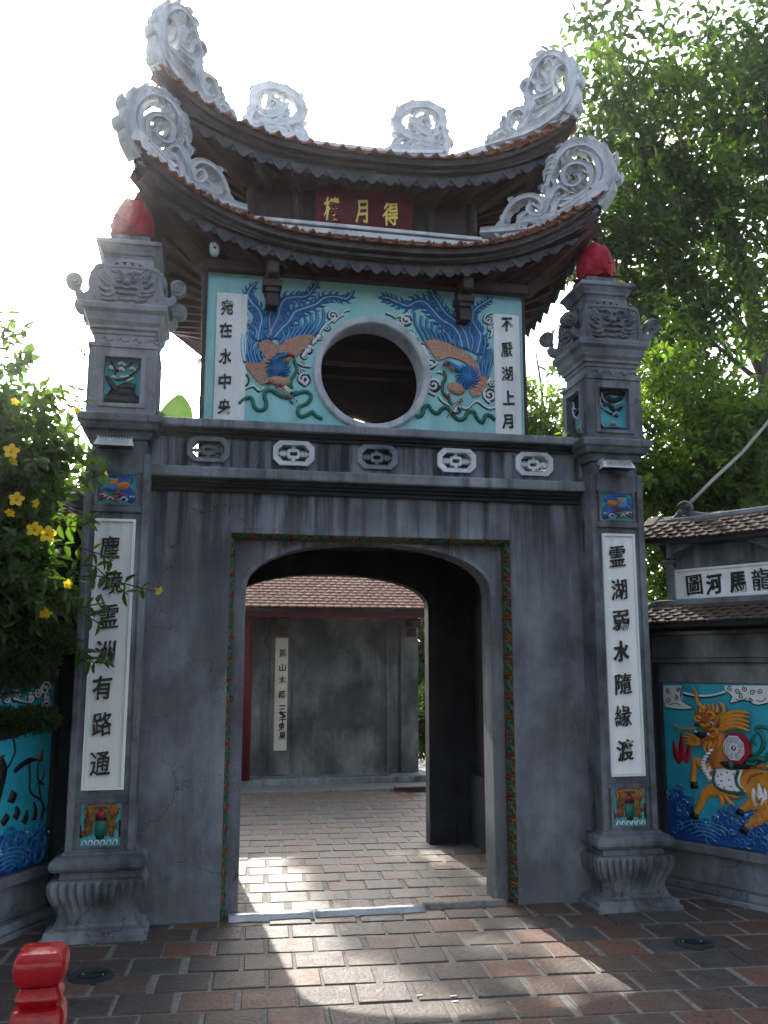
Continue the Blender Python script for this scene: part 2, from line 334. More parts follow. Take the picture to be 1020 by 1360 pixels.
for k in range(6):
    mb = MB(); a, b = .1325, .1265; q = rr_.uniform
    top = [(-a+q(0,.006),-b+q(0,.006)), (a-q(0,.006),-b+q(0,.006)), (a-q(0,.006),b-q(0,.006)), (-a+q(0,.006),b-q(0,.006))]
    vs = [(x*1.015,y*1.015,-.006) for x,y in top] + [(x*1.015,y*1.015,.001) for x,y in top] + [(x*.975,y*.97,.0045+q(-.001,.0015)) for x,y in top]
    mb.add(vs, [(i,(i+1)%4,4+(i+1)%4,4+i) for i in range(4)]+[(4+i,4+(i+1)%4,8+(i+1)%4,8+i) for i in range(4)]+[(8,9,10,11)])
    me = bpy.data.meshes.new('paving_tile'); me.from_pydata(mb.v, [], mb.f); me.materials.append(M['paving']); tmesh.append(me)
rest = MB(); resty = MB(); ymesh = {}
for n_, (nv, zf, cx, cy) in enumerate(tiles):
    tw = rr_.uniform(-.012,.012)+radians(-4); dz = rr_.uniform(-.002,.003); me = rr_.choice(tmesh)
    if n_ < 290:
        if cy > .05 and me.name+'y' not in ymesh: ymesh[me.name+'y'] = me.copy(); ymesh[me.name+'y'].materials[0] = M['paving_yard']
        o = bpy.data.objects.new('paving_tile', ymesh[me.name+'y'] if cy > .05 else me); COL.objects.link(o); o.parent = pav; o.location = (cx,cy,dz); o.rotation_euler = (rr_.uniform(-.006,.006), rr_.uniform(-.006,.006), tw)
    else:
        c_, s_ = cos(tw), sin(tw); (resty if cy > .05 else rest).add([(cx+v.co.x*c_-v.co.y*s_, cy+v.co.x*s_+v.co.y*c_, v.co.z+dz) for v in me.vertices], [tuple(p.vertices) for p in me.polygons])
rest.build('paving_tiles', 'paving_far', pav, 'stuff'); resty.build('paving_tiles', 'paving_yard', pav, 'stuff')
for sx_, h_ in ((-1,2.75),(1,2.0)):
    lk = MB().box(*sorted((1.505*sx_,2.32*sx_)),.27,.42,-.02,h_).build('link_wall', 'concrete_dark', bevel=.01); tag(lk, 'dark narrow wall closing the gap behind the '+('left' if sx_ < 0 else 'right')+' gate pillar', 'wall', 'link walls behind the pillars')  # wall added to stop a sun streak beside the pillar

# ================================================================ GATEHOUSE (lower storey)
def arch_pts(hw, spring, apex, n=18, z0=0):
    P = [(hw, z0)]; h = apex-spring
    for i in range(n+1):
        t = pi*i/n; c = cos(t); s_ = sin(t)
        P.append((hw*(abs(c)**.92)*(1 if c >= 0 else -1), spring+h*(s_**.86)))
    P.append((-hw, z0)); return P
gate = thing('gatehouse', 'grey rendered gatehouse with arched passage and pierced parapet between two pillars', 'gatehouse')
# front wall with the rectangular recess
mb = MB(); R0 = .98
mb.plate(F0, [(-1.55,0),(-R0,0),(-R0,2.46),(R0,2.46),(R0,0),(1.55,0),(1.55,2.735),(-1.55,2.735)], [], -.12, 0)
mb.build('facade_wall', 'concrete', gate, bevel=.008)
ar = arch_pts(.867, 2.08, 2.43)
outer = [(.965,0),(.965,2.455),(-.965,2.455),(-.965,0)]
poly = [(.965,0),(.965,2.455),(-.965,2.455),(-.965,0)] + ar[::-1]
mb = MB(); mb.plate(front(.122), poly, [], -.22, 0); mb.build('arch_wall', 'concrete', gate, bevel=.006)
# raised trim round the arch
mb = MB(); A1 = arch_pts(.867, 2.08, 2.43, 30)[1:-1]; A2 = arch_pts(.90, 2.07, 2.468, 30)[1:-1]; Fq = front(.122)
k = 0
for i in range(len(A1)-1):
    P = [A1[i],A1[i+1],A2[i+1],A2[i]]
    mb.add([Fq.to(u,v,-.05) for u,v in P]+[Fq.to(u,v,.008) for u,v in P], [(4,5,6,7),(0,1,5,4),(2,3,7,6),(3,0,4,7),(1,2,6,5)])
mb.build('arch_trim', 'concrete', gate)
# orange and green carved strip on the splayed edge of the recess
def strip(name, P0, P1, out):   # P0->P1 along the strip; out = outward direction in the facade plane
    root_mb = MB(); a = Vector(P0); b = Vector(P1); o_ = Vector(out); L = (b-a).length; d = (b-a).normalized()
    i0 = lambda t: a+d*t
    root_mb.add([a-o_*.030+Vector((0,.112,0)), b-o_*.030+Vector((0,.112,0)), b+Vector((0,.004,0)), a+Vector((0,.004,0))], [(0,1,2,3)])
    st = root_mb.build('carved_strip', 'strip', gate)
    U = d; V = ((a+Vector((0,.004,0)))-(a-o_*.030+Vector((0,.112,0)))).normalized(); nrm = U.cross(V)
    org = a-o_*.030+Vector((0,.112,0)); Fr = Frame(org, U, V)
    if nrm.y > 0: Fr = Frame(org+d*L, -U, V)
    g = MB(); orr = MB(); q = random.Random(9); W = .119; n = int(L/.135)
    for i in range(n):
        u = (i+.5)*L/n; h_ = L/n/2
        g.ribbon(Fr, [(u-h_*.8,W*.2),(u-h_*.2,W*.55),(u+h_*.3,W*.3),(u+h_*.7,W*.7)], [.008,.026,.02,.008], .012)
        g.dome(Fr, u+h_*.1, W*.75, .028, .014, .012, rot=.6); g.dome(Fr, u-h_*.5, W*.55, .022, .012, .012, rot=-.5)
        orr.ribbon(Fr, [(u-h_*.9,W*.8),(u-h_*.3,W*.3),(u+h_*.2,W*.85),(u+h_*.8,W*.2)], [.012,.02,.02,.01], .009)
        orr.ribbon(Fr, [(u+h_,0.004),(u+h_,W*.96)], .012, .01, sm=1)
    orr.build('scroll_carving', 'strip', st, smoothf=True); g.build('leaf_carving', 'green', st, smoothf=True)
strip('l', (-.98,0,0), (-.98,0,2.46), (-1,0,0)); strip('r', (.98,0,0), (.98,0,2.46), (1,0,0)); strip('t', (-.98,0,2.46), (.98,0,2.46), (0,0,1))
# passage
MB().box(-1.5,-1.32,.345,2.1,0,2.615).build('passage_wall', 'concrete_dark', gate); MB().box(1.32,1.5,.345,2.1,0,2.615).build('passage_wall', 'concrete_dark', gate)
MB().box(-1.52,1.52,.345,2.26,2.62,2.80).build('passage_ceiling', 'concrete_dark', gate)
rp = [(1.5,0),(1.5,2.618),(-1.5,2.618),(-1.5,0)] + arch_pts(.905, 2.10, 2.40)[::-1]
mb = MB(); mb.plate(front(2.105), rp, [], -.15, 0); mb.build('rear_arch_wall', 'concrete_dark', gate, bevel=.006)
mb = MB(); mb.box(1.27,1.318,.36,2.1,0,.62); mb.build('low_plaster', 'concrete_dark', gate)
# cornice and parapet
def band(x, y0, y1, z0, z1): return (-x, x, y0, y1, z0, z1)
mb = MB()
for x,y,z0,z1 in ((1.53,-.03,2.735,2.765),(1.535,-.055,2.765,2.785),(1.54,-.08,2.785,2.812)): mb.box(*band(x,y,.15,z0,z1))
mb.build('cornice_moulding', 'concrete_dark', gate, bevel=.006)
MB().box(*band(1.545,-.125,.2,2.812,2.885)).build('lower_ledge', 'coping', gate, bevel=.012)
GX = [-1.147,-.572,.012,.586,1.168]; GZ = 3.02
def octa(cx, cz, a, b, c): return [(cx-a+c,cz-b),(cx+a-c,cz-b),(cx+a,cz-b+c),(cx+a,cz+b-c),(cx+a-c,cz+b),(cx-a+c,cz+b),(cx-a,cz+b-c),(cx-a,cz-b+c)]
mb = MB(); mb.plate(front(-.02), [(-1.54,2.885),(1.54,2.885),(1.54,3.12),(-1.54,3.12)], [octa(x,GZ,.108,.058,.034) for x in GX], -.09, 0)
mb.build('parapet_wall', 'concrete', gate)
for n_, x in enumerate(GX):
    mb = MB(); O_, I_ = octa(x,GZ,.142,.088,.044), octa(x,GZ,.106,.056,.034); mb.plate(front(-.02), O_, [I_], -.07, .022)
    gf = mb.build('grille', 'coping' if n_ in (0,2) else 'stucco_light', gate, bevel=.004)
    mb = MB(); Fg = front(.0)
    mb.plate(Fg, octa(x,GZ,.046,.034,.014), [octa(x,GZ,.026,.014,.005)], -.03, .016)
    for sx in (-1,1):
        mb.box(x-.012*1, x+.012, -.014,.03, *((GZ+.0345,GZ+.056) if sx > 0 else (GZ-.056,GZ-.0345)))
        mb.box(*((x+.0465,x+.106) if sx > 0 else (x-.106,x-.0465)), -.014,.03, GZ-.008, GZ+.008)
        for q_ in (.062,.084): mb.lathe([(.001,-.03),(.014,-.03),(.014,.014),(.001,.014)], 8, (0,0,0)) if 0 else mb.box(x+sx*q_-.007, x+sx*q_+.007, -.0155,.028, GZ-.019, GZ+.019)
    mb.build('lattice', 'coping' if n_ in (0,2) else 'white', gf)
mb = MB()
for x,y,z0,z1 in ((1.5,-.045,3.105,3.13),(1.52,-.07,3.13,3.155)): mb.box(*band(x,y,.1,z0,z1))
mb.build('coping_moulding', 'concrete_dark', gate, bevel=.005)
MB().box(*band(1.545,-.115,.16,3.155,3.215)).build('coping', 'coping', gate, bevel=.012)
mb = MB(); mb.box(-1.5,1.5,2.16,2.25,2.80,3.1); mb.box(-1.5,-1.42,.16,2.16,2.8,3.1); mb.box(1.42,1.5,.16,2.16,2.8,3.1); mb.build('rear_parapet', 'concrete', gate, bevel=.01)
# little weeds on the ledges
# ---- threshold stones
for n_, (x0,x1,y0,y1,lab) in enumerate(((-.93,-.40,-.03,.085,'shorter worn grey threshold stone at the left of the archway foot'),(-.385,.33,-.035,.09,'long pale worn threshold stone lying across the middle of the archway'),(.345,.90,.0,.10,'rough brown threshold strip beside the right jamb of the archway'))):
    P = []; q = random.Random(n_+3); N = 9
    top = []; mb = MB(); k = 0
    for i in range(N+1):
        x = x0+(x1-x0)*i/N; e = q.uniform(-.006,.006)
        yy = -.0+(x-x0)*-.02
        for (dy, z) in ((0,.0),(0.004,.024),(.018,.036),((y1-y0)*.7,.038),((y1-y0),.022),((y1-y0)+.002,0)): mb.v.append((x, y0+dy+e+yy, z+q.uniform(-.002,.002) if z else -.003))
    for i in range(N):
        for j in range(5): a = i*6+j; mb.f.append((a,a+6,a+7,a+1))
    mb.f.append((0,1,2,3,4,5)); mb.f.append(tuple(N*6+j for j in range(6))[::-1])
    o = mb.build('threshold_stone', 'sill' if n_ < 2 else 'mortar', smoothf=True); tag(o, lab, 'stone')

# ================================================================ MOON PAVILION (upper storey)
pav2 = thing('moon_pavilion', 'turquoise upper pavilion with round moon window and two tiers of upswept roofs', 'pavilion', (0,1.1,2.8))
TX = 1.19
circ = lambda cx, cz, r, n=48: [(cx+r*cos(2*pi*i/n), cz+r*sin(2*pi*i/n)) for i in range(n)]
OC = (.018, 3.70)
mb = MB(); mb.plate(front(.2), [(-TX,2.8),(TX,2.8),(TX,4.47),(-TX,4.47)], [circ(*OC,.385)], -.09, 0); fw_ = mb.build('front_wall', 'teal', pav2, bevel=.012)
# window ring
mb = MB(); k = 0; n = 64; prof = [(.382,-.2),(.382,.016),(.392,.028),(.425,.030),(.437,.022),(.437,-.01)]
for r,d in prof:
    for j in range(n): t = 2*pi*j/n; mb.v.append(tuple(front(.2).to(OC[0]+r*cos(t), OC[1]+r*sin(t), d)))
for i in range(len(prof)-1):
    for j in range(n): mb.f.append((i*n+j, (i+1)*n+j, (i+1)*n+(j+1)%n, i*n+(j+1)%n))
mb.build('window_ring', 'stucco_light', fw_, smoothf=False)
mb = MB(); mb.box(-TX,-TX+.1,.29,1.99,2.8,4.47); mb.build('side_wall', 'teal', pav2); mb = MB(); mb.box(TX-.1,TX,.29,1.99,2.8,4.47); mb.build('side_wall', 'teal', pav2)
mb = MB(); mb.plate(front(1.99), [(-TX,2.8),(TX,2.8),(TX,4.47),(-TX,4.47)], [circ(.13,3.46,.42,32)], -.1, 0); mb.build('rear_wall', 'woodred', pav2)
mb = MB(); mb.box(-TX+.1,TX-.1,.29,1.99,4.36,4.46); mb.build('ceiling', 'wood', pav2)
mb = MB(); mb.box(-1.09,1.09,.9,1.02,4.02,4.12); mb.box(-1.09,1.09,1.5,1.6,4.1,4.2); mb.build('inner_beam', 'woodred', pav2)
mb = MB(); mb.box(-TX+.1,TX-.1,.29,1.99,2.8,2.84); mb.build('floor', 'concrete_dark', pav2)
# corner edge strips
MB().box(-TX-.03,-TX,.17,.24,2.81,4.38).build('corner_strip', 'wood', pav2); MB().box(TX,TX+.02,.19,.24,2.81,4.38).build('corner_strip', 'wood', pav2)

def roof(name, cx, ms, cyf, mf, cyb, zm, lift, ix, iyf, iyb, iz, tilemat, soff, T=.085):
    """upswept hipped roof skirt. eave(side,u) gives the tile edge."""
    cy = (cyf+cyb)/2; hy = (cyb-cyf)/2
    def eave(s_, u):
        a = abs(u)**3; z = zm+lift*abs(u)**2.9
        if s_ == 0: return Vector((u*cx, mf+(cyf-mf)*a, z))
        if s_ == 2: return Vector((-u*cx, cyb+(mf-cyf)*-1*(1-a), z))
        x = ms+(cx-ms)*a
        if s_ == 1: return Vector((x, cy+u*hy, z))
        return Vector((-x, cy-u*hy, z))
    def inner(s_, u):
        my = (iyf+iyb)/2; hh = (iyb-iyf)/2
        return Vector({0:(u*ix,iyf,iz),1:(ix,my+u*hh,iz),2:(-u*ix,iyb,iz),3:(-ix,my-u*hh,iz)}[s_])
    def surf(s_, u, v):
        e, i = eave(s_, u), inner(s_, u); p = e.lerp(i, v); p.z = e.z + (i.z-e.z)*(v**1.18) - .10*lift*sin(pi*v)*abs(u)**2; return p
    root = None
    mb = MB(); NU, NV = 32, 7
    for s_ in range(4):
        k = len(mb.v)
        for i in range(NU+1):
            for j in range(NV+1): mb.v.append(tuple(surf(s_, -1+2*i/NU, j/NV)))
        for i in range(NU+1):
            for j in range(NV+1):
                p = surf(s_, -1+2*i/NU, j/NV); mb.v.append((p.x, p.y, p.z-(T*.55 if j == 0 else T)))
        H = (NU+1)*(NV+1)
        for i in range(NU):
            for j in range(NV):
                a = k+i*(NV+1)+j; mb.f.append((a,a+NV+1,a+NV+2,a+1)); mb.f.append((a+H,a+H+1,a+H+NV+2,a+H+NV+1))
            a = k+i*(NV+1); mb.f.append((a,a+H,a+H+NV+1,a+NV+1))
    root = mb.build(name, 'fascia', pav2)
    # eave layers: thin stepped courses under the tiles
    def course(nm, m_, ins, z0f, z1f, ths):
        mb = MB(); N = 44
        for s_ in range(4):
            for q in range(N):
                vs = []
                for u in (-1+2*q/N, -1+2*(q+1)/N):
                    e = eave(s_, u); nn = {0:Vector((0,1,0)),1:Vector((-1,0,0)),2:Vector((0,-1,0)),3:Vector((1,0,0))}[s_]
                    tt = Vector((nn.y,-nn.x,0))  # along
                    sh = max(-1, min(1, u))
                    for off in (ins, ins+ths):
                        c = e+nn*off; dd = off*sh
                        c = Vector((c.x+(-dd if s_ == 0 else dd if s_ == 2 else 0), c.y+(-dd if s_ == 1 else dd if s_ == 3 else 0), c.z))
                        for zf_ in (z0f, z1f): vs.append((c.x, c.y, c.z+zf_(abs(u))))
                mb.add(vs, [(0,1,5,4),(2,6,7,3),(0,4,6,2),(1,3,7,5)])
        return mb.build(nm, m_, root)
    g = lambda u: .11*u**5
    course('eave_course', 'fascia', .012, lambda u: -.035-.3*g(u), lambda u: -.012, .1)
    course('eave_course', 'woodred', .03, lambda u: -.055-.55*g(u), lambda u: -.035-.3*g(u), .1)
    course('eave_course', 'fascia', .045, lambda u: -.08-.8*g(u), lambda u: -.055-.55*g(u), .1)
    course('eave_course', 'fascia', .06, lambda u: -.105-1.0*g(u), lambda u: -.08-.8*g(u), .1)
    # scalloped valance
    for s_ in range(4):
        mb = MB(); Ls = 2*(cx if s_%2 == 0 else hy); n = int(Ls/.148); st = 8
        for layer in (0,1):
            P = []
            for q in range(n*st+1):
                u = -1+2*q/(n*st); uu = u*.9
                e = eave(s_, uu); ph = ((q+layer*4) % st)/st; sc = (1-abs(2*ph-1)**1.5)*(.070 if layer == 0 else .062)*(1-abs(uu)**6*.9)+.008
                nn = {0:Vector((0,1,0)),1:Vector((-1,0,0)),2:Vector((0,-1,0)),3:Vector((1,0,0))}[s_]
                b = e+nn*(.07+.012*layer); P.append((b, b.z-.10-g(abs(uu)), b.z-.102-g(abs(uu))-sc-(.018 if layer == 0 else 0), nn))
            for q in range(len(P)-1):
                a, c = P[q], P[q+1]; t_ = a[3]*.01
                mb.add([(a[0].x,a[0].y,a[1]),(c[0].x,c[0].y,c[1]),(c[0].x,c[0].y,c[2]),(a[0].x,a[0].y,a[2]), (a[0].x+t_.x,a[0].y+t_.y,a[1]),(c[0].x+t_.x,c[0].y+t_.y,c[1]),(c[0].x+t_.x,c[0].y+t_.y,c[2]),(a[0].x+t_.x,a[0].y+t_.y,a[2])], [(0,3,2,1),(4,5,6,7),(3,7,6,2)])
        mb.build('petal_valance', 'valance', root)
    # tiles: curved-tip plates; the eave rows one by one, the rest of the slope joined
    q = random.Random(7); base = []
    for k in range(4):
        w_ = .058; L = .15; vs = []
        pr = [(-w_,0,.0),(-w_*.55,-.016,-.003),(0,-.036,.016+q.uniform(0,.01)),(w_*.55,-.016,-.003),(w_,0,.0),(w_,L,.0),(-w_,L,.0)]
        vs = [(x,y,z+.014) for x,y,z in pr]+[(x,y,z) for x,y,z in pr]; n = 7
        me = bpy.data.meshes.new('roof_tile'); me.from_pydata(vs, [], [tuple(range(n)),tuple(range(2*n-1,n-1,-1))]+[(i,i+n,(i+1)%n+n,(i+1)%n) for i in range(n)]); me.materials.append(M[tilemat]); base.append(me)
    rest = MB(); cnt = 0; off = root.parent.location
    for s_ in (0,1,3,2):
        L = 2*(cx if s_%2 == 0 else hy); sl = (inner(s_,0)-eave(s_,0)).length; NR = max(3, int(sl/.085))
        for r in range(NR):
            v = r*.085/sl; span = L*(1-v)+ 2*(ix if s_%2 == 0 else (iyb-iyf)/2)*v; n = int(span/.118)
            for i in range(n):
                u = -1+2*(i+.5+(.25 if r%2 else -.25)*0+ (.5 if r%2 else 0)*.9)/n
                if abs(u) > .99: continue
                p = surf(s_, u, v); pu = surf(s_, min(1,u+.03), v)-surf(s_, max(-1,u-.03), v); pv = surf(s_, u, min(1,v+.05))-p
                X = pu.normalized(); Z = X.cross(pv).normalized(); Y = Z.cross(X)
                if Z.z < 0: X, Z = -X, -Z
                Mx = Matrix((X,Y,Z)).transposed().to_4x4(); rot = Matrix.Rotation(q.uniform(-.03,.03),4,'Z') @ Matrix.Rotation(-.10+q.uniform(-.03,.03),4,'X')
                Mx.translation = p + Z*(.012 if r else .006) - Y*.02; Mx = Mx @ rot; me = q.choice(base)
                if (r == 0 or (s_ == 0 and r < 3)) and cnt < 240:
                    o = bpy.data.objects.new('roof_tile', me); COL.objects.link(o); o.parent = root; Mx.translation -= off; o.matrix_basis = Mx; cnt += 1
                else: rest.add([Mx @ v_.co for v_ in me.vertices], [tuple(p_.vertices) for p_ in me.polygons])
    rest.build('roof_tiles', tilemat, root, 'stuff')
    # soffit boards, rafters
    mb = MB()
    for s_ in range(4):
        N = 20
        for i in range(N):
            u0, u1 = -1+2*i/N, -1+2*(i+1)/N
            a0, a1 = eave(s_,u0)-Vector((0,0,.10+g(abs(u0)))), eave(s_,u1)-Vector((0,0,.10+g(abs(u1))))
            b0, b1 = soff(s_,u0), soff(s_,u1); mb.add([a0.lerp(b0,.1),a1.lerp(b1,.1),b1,b0], [(0,1,2,3)])
    mb.build('soffit', 'wood', root)
    mb = MB()
    for s_ in range(4):
        N = 12
        for i in range(N+1):
            u = -.96+1.92*i/N; a = (eave(s_,u)-Vector((0,0,.13+g(abs(u))))).lerp(soff(s_,u), .34); b = soff(s_,u*.97)-Vector((0,0,.028)); mb.obox(a, b, .04, .05)
    mb.build('rafters', 'woodred', root, 'stuff')
    mb = MB()
    for s_ in range(4):
        a = eave(s_,1)-Vector((0,0,.17)); b = soff(s_,1)-Vector((0,0,.05)); c = (a+b)/2-Vector((0,0,.02)); a = a.lerp(b,.16); mb = MB(); mb.obox(a, b, .085, .10); mb.build('hip_beam', 'woodred', root)
    return root, eave, inner, surf
def soffL(s_, u): return Vector({0:(u*1.2,.185,4.46),1:(1.2,1.1+u*.92,4.46),2:(-u*1.2,2.02,4.46),3:(-1.2,1.1-u*.92,4.46)}[s_])
def soffU(s_, u): return Vector({0:(u*.92,.46,5.30),1:(.92,1.1+u*.64,5.30),2:(-u*.92,1.74,5.30),3:(-.92,1.1-u*.64,5.30)}[s_])
lr, eL, iL, sL = roof('lower_roof', 1.74, 1.60, -.22, -.12, 2.42, 4.565, .56, .93, .42, 1.78, 4.805, 'tile', soffL)
ur, eU, iU, sU = roof('upper_roof', 1.62, 1.42, .02, .08, 2.18, 5.375, .50, .78, 1.03, 1.17, 5.90, 'tile', soffU)
# timber frieze under the lower eave and brackets
mb = MB(); mb.box(-1.24,1.24,.12,.199,4.385,4.46); mb.box(-1.24,-1.192,.2,2.0,4.385,4.46); mb.box(1.192,1.24,.2,2.0,4.385,4.46); mb.build('wall_plate', 'woodred', pav2, bevel=.006)
for x in (-.735, .70):
    mb = MB(); mb.box(x-.05,x+.05,.06,.197,4.22,4.47); mb.box(x-.068,x+.068,.045,.196,4.255,4.31); mb.box(x-.042,x+.042,.075,.195,4.12,4.22); mb.box(x-.04,x+.04,-.02,.12,4.33,4.42)
    mb.build('eave_bracket', 'wood', pav2, bevel=.008)
# upper timber storey
mb = MB(); mb.box(-.9,.9,.46,.5,4.84,5.38); mb.box(-.9,.9,1.70,1.74,4.84,5.38); mb.box(-.9,-.86,.5,1.7,4.84,5.38); mb.box(.86,.9,.5,1.7,4.84,5.38); mb.build('timber_wall', 'wood', pav2)
for x in (-.88,-.53,.53,.88):
    mb = MB(); mb.tube([(x,.455,4.87),(x,.455,5.36)], .042, 12); mb.build('timber_post', 'wood', pav2)
mb = MB(); mb.box(-.95,.95,.40,.455,5.24,5.30); mb.build('tie_beam', 'woodred', pav2, bevel=.006)
for sx in (-1,1):
    for x in (.3,.53,.75):
        mb = MB(); mb.obox((sx*x,.44,5.22),(sx*(x+.12),.2,5.30+.02*x),.05,.07); mb.build('eave_strut', 'wood', pav2, bevel=.005)
# white mortar band at the foot of the upper storey and down the hips
mb = MB(); mb.box(-.93,.93,.36,.42,4.85,4.895); mb.box(-.93,.93,.345,.42,4.905,4.935); mb.box(-.93,.93,1.78,1.84,4.85,4.93); mb.box(-.99,-.93,.36,1.84,4.85,4.93); mb.box(.93,.99,.36,1.84,4.85,4.93)
mb.build('mortar_band', 'stucco_light', lr, bevel=.006)
def hipband(root, sf):
    for s_ in range(4):
        mb = MB(); P = [sf(s_, 1, v)+Vector((0,0,.02)) for v in (0,.15,.3,.45,.6,.8,1)]
        for a, b in zip(P, P[1:]): mb.obox(a, b, .085, .11)
        mb.build('hip_ridge', 'stucco_light', root)
hipband(lr, sL); hipband(ur, sU)
mb = MB()
for i in range(16):
    x0, x1 = -.80+1.6*i/16, -.80+1.6*(i+1)/16; z = lambda x: 5.955+.05*abs(x/.8)**3
    mb.obox((x0,1.1,z(x0)), (x1,1.1,z(x1)), .10, .10); mb.obox((x0,1.1,z(x0)+.065), (x1,1.1,z(x1)+.065), .13, .03)
mb.build('main_ridge', 'stucco_light', ur)

# ---- openwork scroll ornaments (drawn once on the right hip planes, mirrored and repeated)
def ornament(name, root, F, paths, mtx_list, T=.10, fat=1.3, seed=1):
    mb = MB(); q = random.Random(seed); extra = []
    for pts, wd in paths:                     # leaf tips budding off the thicker strokes
        wl = wd if isinstance(wd, list) else [wd, wd]
        if max(wl) < .03: continue
        P = smooth(pts, 3)
        for i in range(2, len(P)-2, 3):
            dx, dy = P[i+1][0]-P[i][0], P[i+1][1]-P[i][1]; L = hypot(dx,dy) or 1; dx/=L; dy/=L; w_ = max(wl)*fat
            for sg in ((-1,1) if q.random() < .5 else (q.choice((-1,1)),)):
                nx, ny = -dy*sg, dx*sg; b0 = P[i]; l_ = w_*q.uniform(.6,.95)
                extra.append(([(b0[0]+nx*w_*.2,b0[1]+ny*w_*.2),(b0[0]+nx*l_*.7+dx*l_*.3,b0[1]+ny*l_*.7+dy*l_*.3),(b0[0]+nx*l_*.9+dx*l_*.95,b0[1]+ny*l_*.9+dy*l_*.95)], [w_*.42,w_*.34,w_*.08]))
    paths = [(p, [x*fat for x in w_] if isinstance(w_, list) else w_*fat) for p, w_ in paths]+extra
    for pts, wd in paths:
        P = smooth(pts, 3); N = len(P); k = len(mb.v); wl = wd if isinstance(wd, list) else [wd, wd]
        for i, (u, v) in enumerate(P):
            t = i/(N-1)*(len(wl)-1); a = min(int(t), len(wl)-2); w_ = wl[a]+(wl[a+1]-wl[a])*(t-a)
            p, q = P[max(0,i-1)], P[min(N-1,i+1)]; dx, dy = q[0]-p[0], q[1]-p[1]; L = hypot(dx,dy) or 1; nx, ny = -dy/L, dx/L
            th = T*(.6+.4*min(1,w_/.05))
            for c, e in ((-.5,.30),(-.36,.48),(-.12,.40),(.12,.40),(.36,.48),(.5,.30),(.5,-.30),(.36,-.48),(-.36,-.48),(-.5,-.30)): mb.v.append(tuple(F.to(u+nx*w_*c, v+ny*w_*c, th*e)))
        for i in range(N-1):
            for j in range(10): a = k+i*10+j; mb.f.append((a, a+10, k+(i+1)*10+(j+1)%10, k+i*10+(j+1)%10))
        mb.f.append(tuple(k+j for j in range(10))); mb.f.append(tuple(k+(N-1)*10+j for j in range(10))[::-1])
    mb.v = [(x,y,z_-(.06 if root is ur else .025)) for x,y,z_ in mb.v]
    o = mb.build(name, 'stucco_light', root, smoothf=False)
    out = [o]
    for mt in mtx_list:
        c = o.copy(); COL.objects.link(c); c.parent = root; L = Matrix.Translation(root.parent.location if root.parent else (0,0,0)) ; c.matrix_basis = L.inverted() @ mt @ L; out.append(c)
    return out
def mirrors(cy=1.1, dz=0):
    mx = Matrix.Scale(-1,4,(1,0,0)); my = Matrix.Translation((0,cy,0)) @ Matrix.Scale(-1,4,(0,1,0)) @ Matrix.Translation((0,-cy,0)); return [Matrix.Translation((0,0,dz))@mx, my, mx@my]
# upper hip (zoom of the photo area at 640,50 x5.667)
FU = Frame((1.60,.04,0), (1,-.85,0)); z = zoomer(FU, 640, 50, 5.667)
W = 1/5.667/178   # zoom px -> metres near the corner
P = [(z([(40,775),(120,745),(230,710),(330,680),(440,625),(540,560),(620,480),(668,400),(690,300),(686,220),(650,150),(590,100),(530,92),(480,115),(430,165),(395,240),(365,310),(345,370)]), [50*W,66*W,70*W,72*W,66*W,56*W,48*W,40*W,34*W,22*W]),
     (z([(300,690),(420,600),(530,530),(610,450),(650,370),(655,280),(640,200),(610,150)]), [20*W,34*W,40*W,30*W,18*W]),
     (z([(345,560),(430,500),(520,450),(590,400),(625,390),(610,430),(585,425)]), [20*W,30*W,26*W,14*W]),
     (z([(640,170),(580,190),(545,240),(535,300),(520,340),(470,370),(440,355),(440,320),(470,305),(485,330)]), [30*W,46*W,50*W,34*W,20*W]),
     (z([(520,330),(500,270),(470,230),(430,240)]), [46*W,38*W,10*W]),
     (z([(300,660),(350,560),(380,480),(400,430),(460,410),(540,370)]), [60*W,64*W,60*W,44*W,24*W]),
     (z([(360,560),(360,500),(370,440),(355,400),(350,330)]), [50*W,50*W,40*W,16*W]),
     (z([(230,690),(200,640),(215,570),(255,520),(310,510),(345,550),(320,590),(280,580),(270,560)]), [30*W,34*W,34*W,26*W,14*W]),
     (z([(215,700),(170,660),(165,610),(200,590)]), [40*W,38*W,14*W]),
     (z([(120,740),(130,690),(180,670),(215,690),(205,735)]), [50*W,56*W,60*W,40*W]),
     (z([(60,770),(85,720),(110,690)]), [60*W,40*W,12*W]),
     (z([(540,150),(500,90),(540,72)]), [26*W,26*W,8*W]), (z([(470,140),(440,140),(428,160)]), [26*W,20*W,6*W]), (z([(370,290),(335,300),(322,330)]), [26*W,20*W,6*W]), (z([(350,350),(320,350),(310,375)]), [24*W,18*W,6*W]), (z([(440,225),(400,235),(385,265)]), [24*W,18*W,6*W]), (z([(665,160),(695,170),(700,200)]), [24*W,16*W,6*W]),
     (z([(185,560),(165,570),(160,600)]), [22*W,14*W,5*W]), (z([(235,520),(215,520),(195,545)]), [22*W,14*W,5*W]),
     (z([(660,540),(700,470),(720,400),(722,330)]), [60*W,56*W,44*W,20*W])]
ornament('hip_ornament', ur, FU, P, mirrors(dz=-.045), .13)
